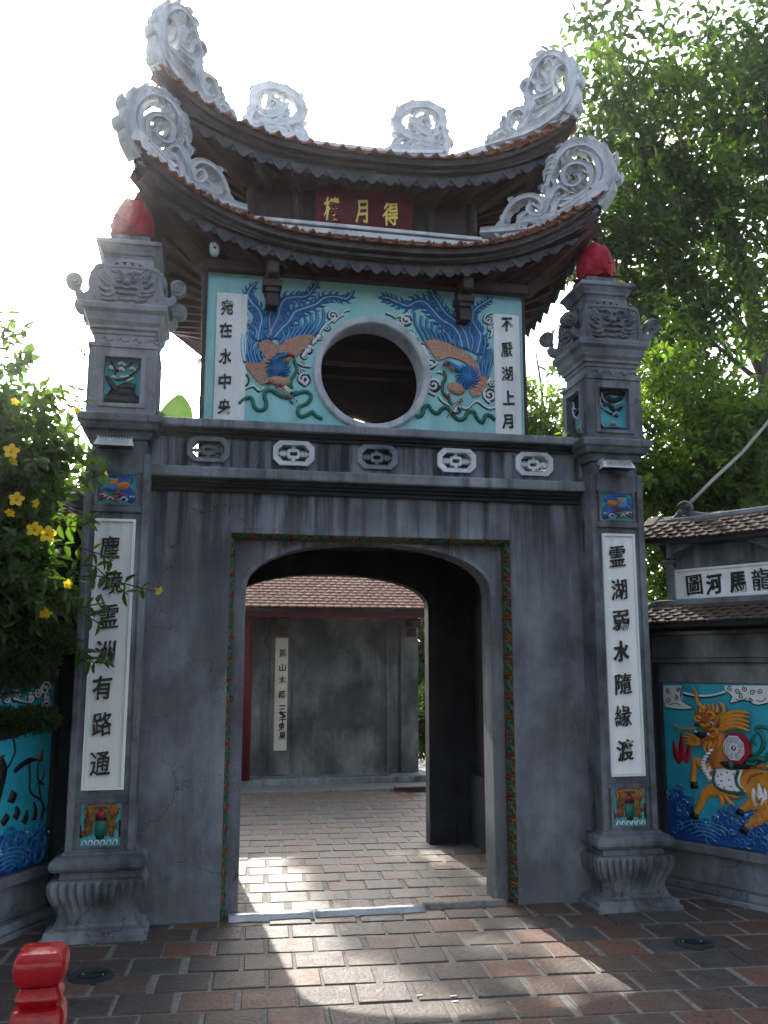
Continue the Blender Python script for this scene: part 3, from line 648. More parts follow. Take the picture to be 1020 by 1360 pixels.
# lower hip (photo area at 480,40 x2.684)
FL = Frame((1.74,-.20,0), (1,-.75,0)); z = zoomer(FL, 480, 40, 2.684); W = 1/2.684/182
P = [(z([(430,712),(520,705),(600,695),(680,680),(750,655),(820,615),(865,565),(885,510),(880,460),(850,420),(810,400),(760,405),(725,425),(700,460),(685,500),(670,540),(662,570)]), [24*W,30*W,34*W,34*W,36*W,36*W,30*W,26*W,20*W,10*W]),
     (z([(650,660),(720,640),(780,600),(830,560),(850,510),(842,465),(815,435),(780,425)]), [12*W,20*W,20*W,12*W]),
     (z([(690,600),(740,598),(790,580),(820,545),(822,500),(800,475),(765,470),(735,485),(722,515),(735,545),(765,550),(785,530),(775,510),(760,515)]), [14*W,20*W,18*W,15*W,11*W]),
     (z([(640,680),(660,620),(690,570),(715,555),(740,570)]), [30*W,30*W,22*W,8*W]), (z([(690,650),(700,610),(740,580)]), [30*W,22*W,8*W]), (z([(640,640),(665,600),(665,570)]), [22*W,20*W,8*W]),
     (z([(500,700),(515,655),(545,615),(585,592),(630,592),(655,620),(650,650),(620,655),(598,635),(612,615),(630,625)]), [12*W,20*W,20*W,18*W,9*W]),
     (z([(565,700),(575,660),(610,640)]), [24*W,20*W,8*W]),
     (z([(575,705),(580,680),(610,672),(640,680),(640,703)]), [22*W,28*W,28*W,18*W]),
     (z([(780,415),(750,395),(725,400)]), [16*W,14*W,4*W]), (z([(800,405),(790,385),(770,388)]), [16*W,12*W,4*W]), (z([(830,410),(830,390),(812,380)]), [16*W,12*W,4*W]), (z([(700,470),(675,470),(660,490)]), [18*W,14*W,4*W]), (z([(685,505),(660,510),(655,535)]), [18*W,14*W,4*W]), (z([(672,545),(650,560),(656,580)]), [18*W,12*W,4*W]), (z([(545,615),(530,600),(545,590)]), [14*W,10*W,3*W]),
     (z([(850,620),(885,570),(898,520),(893,480)]), [30*W,26*W,20*W,8*W])]
ornament('hip_ornament', lr, FL, P, mirrors(), .12)
# ridge scrolls (same zoom)
FR = front(1.1); z = zoomer(FR, 480, 40, 2.684); W = 1/2.684/150
P = [(z([(90,425),(130,415),(170,425),(210,410),(250,425),(300,425)]), [30*W,44*W,36*W,46*W,36*W]),
     (z([(235,395),(205,372),(170,362),(135,340),(125,305),(145,268),(190,252),(240,255),(278,280),(285,320),(262,350),(225,350),(200,330),(205,303),(230,298),(240,315)]), [22*W,24*W,24*W,24*W,24*W,22*W,18*W,10*W]),
     (z([(265,330),(290,350),(303,385),(290,425)]), [16*W,20*W,22*W]), (z([(180,425),(172,395),(200,380),(230,392),(255,380),(262,400),(240,412)]), [22*W,26*W,22*W,18*W,10*W]),
     (z([(195,365),(200,345),(180,310),(170,290)]), [14*W,14*W,5*W]), (z([(250,350),(240,370),(225,385)]), [14*W,18*W,10*W])]
mx_ = Matrix.Translation((-.045,0,0)) @ Matrix.Scale(-1,4,(1,0,0))
ornament('ridge_scroll', ur, FR, P, [mx_], .10, 1.55, 4)
# ================================================================ reliefs on the pavilion front wall
FW = front(.2)
def clouds(F, C, strokes, parent, r=1.0, spir=()):
    """white cloud scrolls with a dark shaded edge"""
    d = MB(); wmb = MB()
    for pts, w_ in strokes:
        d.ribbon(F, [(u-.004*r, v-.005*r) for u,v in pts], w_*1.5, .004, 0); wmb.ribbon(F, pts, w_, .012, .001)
    for (cx, cz, r0, a0, sg) in spir:
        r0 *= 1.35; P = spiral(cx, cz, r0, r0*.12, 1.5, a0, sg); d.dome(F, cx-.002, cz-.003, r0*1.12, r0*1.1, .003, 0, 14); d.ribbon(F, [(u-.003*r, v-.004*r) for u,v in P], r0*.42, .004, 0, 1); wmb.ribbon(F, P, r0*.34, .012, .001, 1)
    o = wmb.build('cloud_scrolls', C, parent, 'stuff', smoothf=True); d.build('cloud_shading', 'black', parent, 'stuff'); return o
def plume(mb, vein, F, P, w0, w1, h=.012, d0=.002, teeth=11):
    Q = smooth(P, 6); N = len(Q); mb.ribbon(F, P, [w0, (w0+w1)/2, w1], h, d0)
    for i in range(1, teeth):
        t = i/teeth; k = min(N-2, int(t*(N-1))); p, q = Q[max(0,k-1)], Q[k+1]; dx, dy = q[0]-p[0], q[1]-p[1]; L = hypot(dx,dy); dx/=L; dy/=L; w_ = w0+(w1-w0)*t
        for sg in (-1,1):
            nx, ny = -dy*sg, dx*sg; a = Q[k]
            b = (a[0]+nx*w_*.25, a[1]+ny*w_*.25); c = (a[0]+nx*w_*.75+dx*w_*.25, a[1]+ny*w_*.75+dy*w_*.25); e = (a[0]+nx*w_*1.0+dx*w_*.75, a[1]+ny*w_*1.0+dy*w_*.75)
            mb.ribbon(F, [b,c,e], [w_*.5,w_*.36,w_*.05], h*.8, d0, 2)
    e = Q[-1]; p = Q[-3]; dx, dy = e[0]-p[0], e[1]-p[1]; L = hypot(dx,dy) or 1; mb.ribbon(F, [e,(e[0]+dx/L*w1, e[1]+dy/L*w1)], [w1*.9,w1*.1], h*.8, d0, 1)
    vein.ribbon(F, P, w0*.10, .006, d0+h*.85)
def phoenix(z, k, side, D):
    """z maps zoom px to wall coordinates; k = metres per zoom px"""
    body = MB()
    for poly in D['wings']:
        body.plate(FW, z(poly), [], .001, .014)
    rt = body.build('phoenix_relief', 'salmon', pav2, bevel=.004)
    rt['label'] = D['label']
    sc = MB(); q = random.Random(4)      # scale tufts over the wings
    for poly in D['wings']:
        xs, ys = [p[0] for p in poly], [p[1] for p in poly]
        def inside(x, y):
            c = False
            for i in range(len(poly)):
                (x1,y1),(x2,y2) = poly[i], poly[i-1]
                if (y1>y) != (y2>y) and x < (x2-x1)*(y-y1)/(y2-y1)+x1: c = not c
            return c
        for i in range(150):
            x, y = q.uniform(min(xs),max(xs)), q.uniform(min(ys),max(ys))
            if inside(x, y): u, v = z([(x,y)])[0]; sc.dome(FW, u, v, .011, .006, .006, .012, 6, rot=q.uniform(-.6,.6))
    sc.build('wing_scales', 'salmon', rt, 'stuff')
    bf = MB(); lf = MB()
    for pts in D['feathers']:
        P = z(pts); bf.ribbon(FW, P, [20*k,23*k,16*k], .011, .003); lf.ribbon(FW, P, [8*k,8*k,4*k], .006, .012)
    bf.build('wing_feathers', 'blue', rt, 'stuff', smoothf=True); lf.build('feather_highlights', 'skyblue', rt, 'stuff')
    for pts, w0 in D['plumes']:
        a = MB(); b = MB(); plume(a, b, FW, z(pts), w0*k*1.35, w0*k*.6, teeth=max(7,int(len(pts)*1.9))); p_ = a.build('tail_plume', 'blue', rt, smoothf=True)
        b.build('plume_vein', 'vein', rt)
    cx, cy, R_ = D['ball']; hb = MB(); c_ = z([(cx,cy)])[0]; hb.dome(FW, *c_, R_*.62*k, R_*.6*k, .02, .01); q = random.Random(3)
    for ring, n in ((.95,17),(.62,12)):
        for i in range(n):
            a = 2*pi*i/n+ring; r0, r1 = R_*ring*.5*k, R_*ring*1.12*k
            hb.ribbon(FW, [(c_[0]+r0*cos(a), c_[1]+r0*sin(a)), (c_[0]+(r0+r1)/2*cos(a+.15), c_[1]+(r0+r1)/2*sin(a+.15)), (c_[0]+r1*cos(a+.4), c_[1]+r1*sin(a+.4))], [15*k,15*k,3*k], .012, .018 if ring < .8 else .012)
    hb.ribbon(FW, z(D['neck']), [34*k,30*k,18*k], .02, .016); hb.build('neck_feathers', 'blue', rt, smoothf=True)
    b2 = MB(); cx, cy, a, b, r = D['belly']; c_ = z([(cx,cy)])[0]; b2.dome(FW, *c_, a*k, b*k, .022, .008, rot=r); b2.build('breast', 'salmon', rt, smoothf=True)
    f = MB(); f.ribbon(FW, z(D['beak']), [20*k,20*k,5*k], .016, .03)
    f.build('beak', 'red', rt, smoothf=True)
    for cx, cy in D['claws']:
        f = MB(); [f.ribbon(FW, z([(cx,cy),(cx+14*cos(a),cy+12*sin(a)),(cx+20*cos(a+.3),cy+18*sin(a+.3))]), [12*k,9*k,2*k], .012, .02+.001*i) for i, a in enumerate((-.8,.3,1.4,2.6))]; f.build('claw', 'red', rt, smoothf=True)
    f = MB(); f.ribbon(FW, z(D['cheek']), [22*k,22*k,10*k], .012, .032); f.build('cheek', 'orange', rt, smoothf=True)
    g = MB()
    for pts, w_ in D['ribbons']: g.ribbon(FW, z(pts), w_*k*1.25, .014, .004)
    g.build('trailing_ribbon', 'green', rt, smoothf=True)
    s_ = MB(); s_.ribbon(FW, z(D['scroll']), [26*k,30*k], .012, .02, 1); s_.build('paper_scroll', 'white', rt); s_ = MB(); s_.ribbon(FW, z(D['pen']), [11*k,10*k,3*k], .012, .03, 2); s_.build('writing_brush', 'salmon', rt)
    s_ = MB(); e = D['pen'][-1]; d_ = D['pen'][-2]; s_.ribbon(FW, z([(e[0]*1.0, e[1]), (e[0]+(e[0]-d_[0])*.3, e[1]+(e[1]-d_[1])*.3)]), [9*k,2*k], .01, .03, 1); c_ = z([D['eye']])[0]; s_.dome(FW, *c_, 5*k, 5*k, .006, .04, 8); s_.build('brush_tip', 'black', rt)
    clouds(FW, 'white', [(z(p), w_*k*1.2) for p, w_ in D['cl']], rt, 1, [(*z([(a,b)])[0], r*k, a0, sg) for a,b,r,a0,sg in D['sp']])
k = 1/4.25/188
zl = zoomer(FW, 250, 340, 4.25)
phoenix(zl, k, -1, dict(label='phoenix relief left of the moon window, its head turned towards the window',
 wings=[[(395,492),(430,480),(470,486),(500,508),(530,500),(560,472),(620,452),(700,446),(703,462),(670,512),(632,552),(600,572),(560,548),(500,552),(462,590),(452,640),(436,690),(432,726),(400,716),(350,662),(318,612),(306,596),(360,602),(402,604),(436,575),(412,540),(398,520)]],
 feathers=[[(696,450),(745,400),(765,350),(760,300)],[(670,452),(710,400),(728,355),(722,312)],[(645,455),(680,405),(696,365),(690,330)],[(615,458),(650,415),(664,378),(656,345)],[(590,462),(618,425),(632,395),(624,362)],[(565,472),(588,440),(600,410),(592,380)],[(540,488),(560,455),(570,430),(560,400)],[(515,498),(535,470),(540,450),(528,425)],
   [(312,600),(300,540),(298,480),(306,440)],[(330,600),(318,545),(316,480),(330,430)],[(350,603),(336,550),(334,500),(352,450)],[(370,605),(355,560),(352,520),(374,475)],[(390,606),(376,570),(374,540),(394,500)],[(412,600),(400,580),(396,555),(412,530)],[(430,585),(420,565),(420,550),(432,535)]],
 plumes=[([(392,480),(402,420),(415,360),(398,310),(362,270),(338,235),(342,200),(376,160)],46),([(448,468),(475,410),(505,350),(518,290),(545,248),(600,236),(660,232),(695,200),(728,152)],46),([(486,462),(530,410),(570,370),(600,320),(650,300),(720,275),(765,240),(830,232),(890,245),(925,212)],46),([(380,470),(385,420),(350,390),(330,370)],26),([(470,455),(460,400),(458,350),(470,300)],30)],
 ball=(505,637,72), neck=[(470,600),(510,575),(550,562),(575,566)], belly=(515,708,66,30,-.1), beak=[(565,562),(590,572),(598,592)], claws=[(450,722),(505,740)], cheek=[(545,600),(562,590),(572,578)], eye=(566,570),
 ribbons=[([(285,838),(312,812),(345,800),(362,812),(372,850),(400,872),(432,862),(440,830),(428,790),(440,762),(470,760),(500,780),(530,795),(570,800),(600,780)],19),([(598,590),(612,640),(596,675),(576,710),(584,748)],17),([(600,785),(640,768),(678,772),(692,800),(668,835),(628,852),(618,885),(640,908),(675,895),(700,880),(722,905),(758,920)],19),([(545,740),(570,760),(590,775),(612,765),(600,785),(572,790),(575,820),(590,835)],10)],
 scroll=[(540,742),(575,775)], pen=[(500,750),(560,790),(605,822)],
 cl=[([(860,335),(885,310),(915,305)],9),([(820,375),(850,345),(880,330)],10),([(740,440),(765,400),(800,372),(835,350)],11),([(700,500),(720,470),(745,450)],14),([(645,570),(660,545),(690,515)],15),([(620,605),(650,620),(690,625)],9),([(640,700),(660,730),(680,700)],11),([(285,770),(330,745),(370,735),(400,760),(425,745)],10),([(290,640),(310,625),(330,670)],12),([(300,305),(325,330),(330,380),(310,410)],9),([(330,370),(345,378),(360,372)],6)],
 sp=[(815,338,24,0,1),(785,405,16,1,1),(740,455,18,1,-1),(712,478,14,2,1),(678,530,20,0,1),(655,565,16,2,-1),(655,695,28,1,1),(640,655,16,0,1),(305,700,30,2,1),(300,655,16,1,-1),(310,325,18,3,1),(312,368,18,2,-1),(640,605,13,1,1)]))
zr = zoomer(FW, 470, 340, 4.25); k = 1/4.25/180
phoenix(zr, k, 1, dict(label='phoenix relief right of the moon window, beak pointing at the window and plumes streaming up',
 wings=[[(396,482),(450,472),(520,492),(600,530),(650,560),(690,600),(708,650),(716,672),(742,686),(754,700),(744,745),(706,788),(670,800),(652,770),(650,740),(690,720),(680,660),(640,612),(590,585),(540,572),(500,585),(470,592),(445,560),(425,525)]],
 feathers=[[(398,480),(370,430),(345,380),(342,320)],[(420,475),(400,430),(378,390),(380,340)],[(445,475),(430,435),(410,400),(412,355)],[(470,480),(458,445),(440,415),(444,372)],[(495,487),(486,455),(470,428),(476,388)],[(520,495),(512,468),(500,442),(508,405)],[(545,505),(540,480),(530,458),(540,425)],[(572,515),(568,495),(562,475),(572,448)],[(598,528),(596,510),(590,492),(602,470)],
   [(715,672),(705,640),(700,600),(705,560)],[(726,680),(722,640),(722,600),(735,555)],[(738,684),(742,640),(750,590),(755,530)],[(750,690),(762,640),(776,580),(772,525)]],
 plumes=[([(610,520),(592,450),(555,400),(490,360),(440,305),(395,262),(350,262),(300,285),(240,262),(190,240),(160,236)],50),([(648,528),(630,450),(600,400),(560,360),(510,320),(470,260),(445,225),(432,195)],46),([(690,556),(706,500),(712,450),(690,410),(668,370),(672,320),(705,285),(745,262),(772,242)],40),([(660,540),(670,480),(650,430),(655,400)],30),([(560,500),(530,450),(500,420)],26),([(725,560),(740,500),(735,460)],24)],
 ball=(640,685,74), neck=[(600,650),(560,625),(525,605),(510,605)], belly=(575,750,55,36,-.3), beak=[(520,622),(505,618),(496,632)], claws=[(522,792),(594,820)], cheek=[(560,650),(545,640),(530,630)], eye=(528,612),
 ribbons=[([(352,912),(385,895),(395,860),(420,845),(440,875),(470,890),(500,860),(530,862),(555,895),(590,925),(625,915),(640,885),(675,880),(695,920),(725,940),(740,905),(765,900),(795,925)],19),([(505,650),(515,690),(498,730),(504,775),(535,810),(545,840)],17),([(560,835),(590,860),(600,880),(570,885),(555,865)],10)],
 scroll=[(572,845),(560,885)], pen=[(592,822),(560,860),(528,905)],
 cl=[([(180,322),(215,335),(240,352)],8),([(230,380),(262,385),(275,410)],9),([(240,345),(270,340),(325,380)],11),([(300,440),(330,440),(350,490)],13),([(365,500),(400,530),(420,570)],15),([(415,590),(450,620),(470,600)],12),([(425,660),(415,700),(420,760),(460,785)],12),([(480,790),(500,820),(540,845)],9),([(610,855),(640,860),(690,820),(740,850),(770,862),(800,850)],10),([(770,690),(740,740),(740,800),(770,830)],10),([(780,320),(745,335),(735,370),(770,375)],9),([(760,400),(780,420),(770,460)],9),([(470,660),(490,655),(496,668)],7)],
 sp=[(295,362,26,1,1),(265,395,14,2,-1),(318,430,14,0,1),(345,475,16,1,1),(385,520,22,2,1),(410,560,16,0,-1),(430,610,24,1,1),(420,665,14,1,-1),(448,730,30,0,1),(765,785,30,2,1),(780,720,16,1,1),(762,365,20,1,-1),(770,410,14,0,1)]))
M['ink'] = M['black']
def vplaque(parent, F, u0, u1, v0, v1, chars, frame='plaque', m_='plaque', cw=.1, ch_=.1, cm='black', th=.008, d=.014, border=0):
    mb = MB(); mb.plate(F, [(u0,v0),(u1,v0),(u1,v1),(u0,v1)], [], -.004, d); o = mb.build('plaque', m_, parent, bevel=.003)
    if border:
        mb = MB()
        mb.plate(F, [(u0-border,v0-border),(u1+border,v0-border),(u1+border,v1+border),(u0-border,v1+border)], [[(u0,v0),(u1,v0),(u1,v1),(u0,v1)]], -.004, d+.012); mb.build('plaque_border', m_, o, bevel=.004)
    for c, x, y in chars:
        u, v = F.px(x, y, d); glyph(c, F, u, v, cw, ch_, cm, o, d0=d+.001, th=th)
    return o
q4 = lambda ox, oy, L: [(c, ox+a/4.25, oy+b/4.25) for c, a, b in L]
pl = [FW.px(*p) for p in ((284,386),(325,388),(277.8,553))]
vplaque(pav2, FW, -1.11-.012, -.905, 3.1, 4.235, q4(250,340,[('宛',220,290),('在',212,418),('水',212,568),('中',207,708),('央',203,850)]), cw=.088, ch_=.112, border=0)
vplaque(pav2, FW, .955, 1.16, 3.1, 4.235, q4(470,340,[('不',862,388),('厭',862,530),('湖',865,665),('上',872,800),('月',866,935)]), cw=.088, ch_=.112)
# signboard
Fs = Frame((-.02,.385,5.055), (1,0,0), (0,-.13,1))
sb = thing('signboard', 'maroon lacquered signboard with three gold characters hanging between the two roofs', 'signboard', (-.02,.385,5.055))
MB().plate(Fs, [(-.385,-.165),(.385,-.165),(.385,.175),(-.385,.175)], [], 0, .03).build('board', 'lacquer', sb, bevel=.004)
for c, x, y, w_ in (('樓',281,268,.122),('月',464,285,.10),('得',642,300,.122)):
    u, v = Fs.px(380+x/4.636, 220+y/4.636, .03)
    glyph_mb(c, Fs, u-.002, v-.003, w_*1.08, .185*1.05, d0=.0305, th=.001, bold=.03).build('character_outline', 'black', sb)
    glyph(c, Fs, u, v, w_, .185, 'gold', sb, d0=.032, th=.008, bold=.016)
# dome camera under the eave
cm_ = thing('security_camera', 'small white security camera fixed under the left side of the lower eave', 'camera', (*front(.05).to(*front(.05).px(285,331)),))
c0 = cm_.location
MB().lathe([(.0,-.05),(.022,-.047),(.034,-.03),(.036,0),(.036,.03),(.03,.042),(0,.043)], 16, c0).build('housing', 'white', cm_, smoothf=True)
b = MB(); Fc = front(c0.y-.03); b.dome(Fc, c0.x, c0.z-.002, .012, .012, .01, 0, 12); [b.dome(Fc, c0.x+s_*.013, c0.z+.022, .006, .006, .008, 0, 8) for s_ in (-1,1)]; b.build('lens', 'black', cm_)
MB().box(c0.x-.02,c0.x+.02,c0.y-.01,.13,c0.z+.04,c0.z+.055).build('bracket', 'metal', cm_)

# ================================================================ PILLARS
PY = -.02
def relief_beast_panel(F, parent, ears=True):
    hump = [(0,4.185),(.18,4.185),(.208,4.168),(.222,4.11),(.228,4.04)]
    if ears: half = hump+[(.240,3.995),(.262,3.978),(.285,3.985),(.292,4.01)]+[(.328+.056*cos(t),4.055+.056*sin(t)) for t in [pi-.5-i*(2*pi-1.5)/12 for i in range(13)]]+[(.322,3.985),(.318,3.955),(.295,3.925),(.25,3.915),(0,3.915)]
    else: half = [(a*.9,b) for a,b in hump]+[(.205,3.917),(0,3.917)]
    P = half + [(-a,b) for a,b in half[-2:0:-1]]
    mb = MB(); mb.plate(F, P[::-1], [], -.035, .03 if ears else .018); o = mb.build('beast_panel', 'capital' if parent.location.x < 0 else 'pillar', parent, bevel=.007)
    r = MB(); q = random.Random(5); D = .03 if ears else .018
    for s_ in (-1,1):
        if ears: r.ribbon(F, spiral(s_*.328, 4.055, .044, .006, 1.7, .3, s_), .013, .014, D, 1)
        r.ribbon(F, spiral(s_*.050, 4.088, .030, .005, 1.4, 1.5, s_), .014, .022, D, 1); r.dome(F, s_*.050, 4.088, .011, .011, .02, D+.008, 8)
        r.ribbon(F, [(s_*.015,4.118),(s_*.05,4.142),(s_*.09,4.135),(s_*.115,4.165)], [.024,.030,.024,.006], .024, D)
        r.ribbon(F, [(s_*.195,3.94),(s_*.203,4.05),(s_*.190,4.15),(0,4.168)], .008, .008, D, 3)
        for i in range(15):
            a = -1.25+i*.19; r0 = .085+.02*(i%2); r1 = r0+q.uniform(.05,.085); cx, cz = .02, 4.045; k1 = a+.35
            pts = [(s_*(cx+r0*cos(a)), cz+r0*sin(a)*.95), (s_*(cx+(r0+r1)/2*cos(a+.1)), cz+(r0+r1)/2*sin(a+.1)*.95), (s_*(cx+r1*cos(k1)), cz+r1*sin(k1)*.9)]
            if max(abs(p[0]) for p in pts) > .19 or max(p[1] for p in pts) > 4.165 or min(p[1] for p in pts) < 3.925: continue
            r.ribbon(F, pts, [.014,.024,.004], .020+.008*(i%2), D)
    r.dome(F, 0, 4.062, .028, .024, .04, D); r.ribbon(F, [(-.075,4.022),(-.03,4.030),(0,4.022),(.03,4.030),(.075,4.022)], .014, .026, D); r.ribbon(F, [(-.065,3.992),(0,3.985),(.065,3.992)], .016, .022, D)
    r.ribbon(F, [(-.05,3.952),(0,3.945),(.05,3.952)], [.02,.03,.02], .014, D)
    r.build('beast_face', o.data.materials[0], o, smoothf=True)
def mini_relief(F, o, kind, u0, u1, v0, v1):
    W = u1-u0; H = v1-v0; P = lambda L: [(u0+a*W, v0+b*H) for a,b in L]; q = random.Random(kind)
    def rb(m_, items, nm, h=.012, d=.002):
        mb = MB()
        for pts, w_ in items: mb.ribbon(F, P(pts), [x*W for x in w_] if isinstance(w_, list) else w_*W, h, d)
        mb.build(nm, m_, o, smoothf=True)
    if kind in (1,2):   # phoenix tiles at the top
        m_ = (lambda L: [(1-a,b) for a,b in L]) if kind == 2 else (lambda L: L)
        mb = MB(); mb.plate(F, [(u0,v0),(u1,v0),(u1,v1),(u0,v1)], [], -.002, .002); mb.build('relief_ground', 'teal_dark', o)
        rb('deepblue', [(m_([(.55,.35),(.75,.25),(.95,.1)]),[.2,.26,.2]),(m_([(.6,.4),(.8,.45),(.9,.2)]),[.15,.2,.1]),(m_([(.05,.3),(.08,.6),(.12,.9)]),[.1,.12,.05]),(m_([(.2,.92),(.5,.94),(.9,.9)]),[.06,.10,.06])], 'tail')
        rb('blue', [(m_([(.5+.07*i,.7),(.52+.075*i,.82),(.5+.08*i,.92)]),[.06,.06,.03]) for i in range(6)]+[(m_([(.78,.6-.08*i),(.88,.5-.08*i),(.95,.42-.08*i)]),[.04,.05,.02]) for i in range(5)], 'feathers', .012, .006)
        rb('orange', [(m_([(.30,.62),(.42,.72),(.5,.80)]),[.18,.2,.08]),(m_([(.5,.58),(.68,.62),(.82,.68)]),[.2,.24,.14]),(m_([(.1,.45),(.22,.48),(.35,.5)]),[.10,.14,.1])], 'wing', .016, .006)
        rb('blue', [(m_([(.22,.52),(.35,.50),(.5,.52)]),[.16,.24,.2]),(m_([(.12,.48),(.2,.5),(.26,.52)]),[.05,.1,.1])], 'neck', .02, .014)
        rb('red', [(m_([(.02,.32),(.2,.22),(.45,.2),(.68,.34)]),[.04,.05,.05,.03]),(m_([(.05,.1),(.2,.2),(.4,.14),(.55,.06)]),[.05,.05,.03]),(m_([(.3,.4),(.45,.34),(.6,.36)]),[.05,.05,.03])], 'ribbon', .014, .012)
        rb('white', [(m_([(.05,.26),(.15,.3),(.22,.24),(.16,.2)]),.035),(m_([(.25,.12),(.33,.2),(.42,.12)]),.035),(m_([(.6,.14),(.68,.22),(.78,.14),(.72,.08)]),.035),(m_([(.84,.2),(.9,.26),(.95,.2)]),.03)], 'cloud', .014, .014)
    elif kind in (3,4):  # lion tile at the bottom
        mb = MB(); mb.plate(F, [(u0,v0),(u1,v0),(u1,v1),(u0,v1)], [], -.002, .002); mb.build('relief_ground', 'teal_dark', o)
        rb('lion', [([(.12,.25),(.22,.5),(.25,.8),(.12,.95)],[.1,.22,.28,.16]),([(.8,.2),(.74,.5),(.78,.8),(.9,.95)],[.08,.22,.3,.2]),([(.3,.3),(.28,.6),(.4,.85)],[.05,.12,.2]),([(.68,.3),(.7,.6),(.6,.85)],[.05,.12,.2]),([(.1,.9),(.5,.95),(.9,.9)],[.1,.14,.1])], 'lion_body', .02)
        rb('orange', [([(.1+.1*i,.92),(.13+.09*i,.82),(.1+.1*i,.72)],[.03,.05,.02]) for i in (0,1,2,6,7,8)], 'mane', .014, .014)
        qq = random.Random(7); rb('strip', [([(x,y),(x+qq.uniform(-.05,.05),y-.06),(x+qq.uniform(-.06,.06),y-.12)],[.03,.045,.01]) for x,y in [(qq.choice((qq.uniform(.08,.34),qq.uniform(.64,.92))),qq.uniform(.3,.95)) for _ in range(34)]], 'fur', .012, .018); rb('black', [([(.0,.5),(.04,.2)],.06),([(.96,.6),(.98,.2)],.06),([(.4,.2),(.6,.2)],.1),([(.36,.66),(.64,.64)],.12)], 'shadow_paint', .004, .003)
        rb('green', [([(.5,.25),(.5,.6)],[.3,.26])], 'cloth', .012, .004); rb('red', [([(.42,.7),(.58,.78)],[.22,.16]),([(.45,.9),(.55,.92)],[.2,.1])], 'tongue', .014, .008)
        rb('white', [([(.06+.15*i,.04),(.10+.15*i,.14),(.17+.15*i,.12),(.16+.15*i,.06)],.035) for i in range(6)], 'cloud', .014, .012)
    elif kind == 5:      # rocky plant and blossoms in the left box
        rb('black', [([(.5,.0),(.5,.22)],[.98,.95]),([(.5,.2),(.5,.38)],[.85,.6]),([(.05,.62),(.2,.45),(.35,.3)],[.1,.16,.2]),([(.4,.35),(.62,.42),(.85,.40)],[.2,.26,.2]),([(.15,.95),(.3,.75),(.25,.6),(.45,.55),(.8,.72),(.95,.9)],.05),([(.3,.75),(.55,.82),(.75,.95)],.05)], 'rock', .016)
        rb('cream', [([(.1+.02,.78),(.16,.82),(.2,.76)],.08),([(.35,.88),(.45,.92),(.55,.86)],.08),([(.38,.76),(.46,.8),(.54,.74)],.07),([(.68,.78),(.76,.82),(.84,.76)],.07),([(.2,.58),(.26,.62),(.3,.56)],.06),([(.42,.62),(.5,.6),(.66,.64)],.05),([(.62,.52),(.7,.56),(.8,.6)],.05)], 'blossom', .012, .012)
    else:                # dragon and cloud in the right box
        rb('black', [([(.05,.9),(.5,.96),(.95,.92)],[.2,.22,.16]),([(.1,.7),(.35,.8),(.6,.75),(.9,.85)],[.14,.2,.12]),([(.15,.55),(.4,.66),(.62,.5),(.85,.6)],[.10,.16,.08]),([(.02,.5),(.06,.2),(.2,.05)],[.1,.1,.08]),([(.2,.04),(.5,.08),(.95,.05)],[.14,.1,.14]),([(.3,.5),(.5,.42),(.7,.36)],[.06,.10,.05])], 'rock', .016)
        rb('vein', [([(.08,.78),(.14,.58),(.3,.5),(.5,.42)],[.03,.04,.02]),([(.16,.9),(.2,.75),(.34,.68)],[.03,.03,.02]),([(.5,.36),(.62,.46),(.76,.4)],[.03,.04,.02]),([(.6,.62),(.72,.68),(.86,.7)],.03)], 'tendril', .014, .014)
        rb('salmon', [([(.45,.16),(.52,.22),(.6,.16)],[.06,.10,.05])], 'flower', .014, .012)
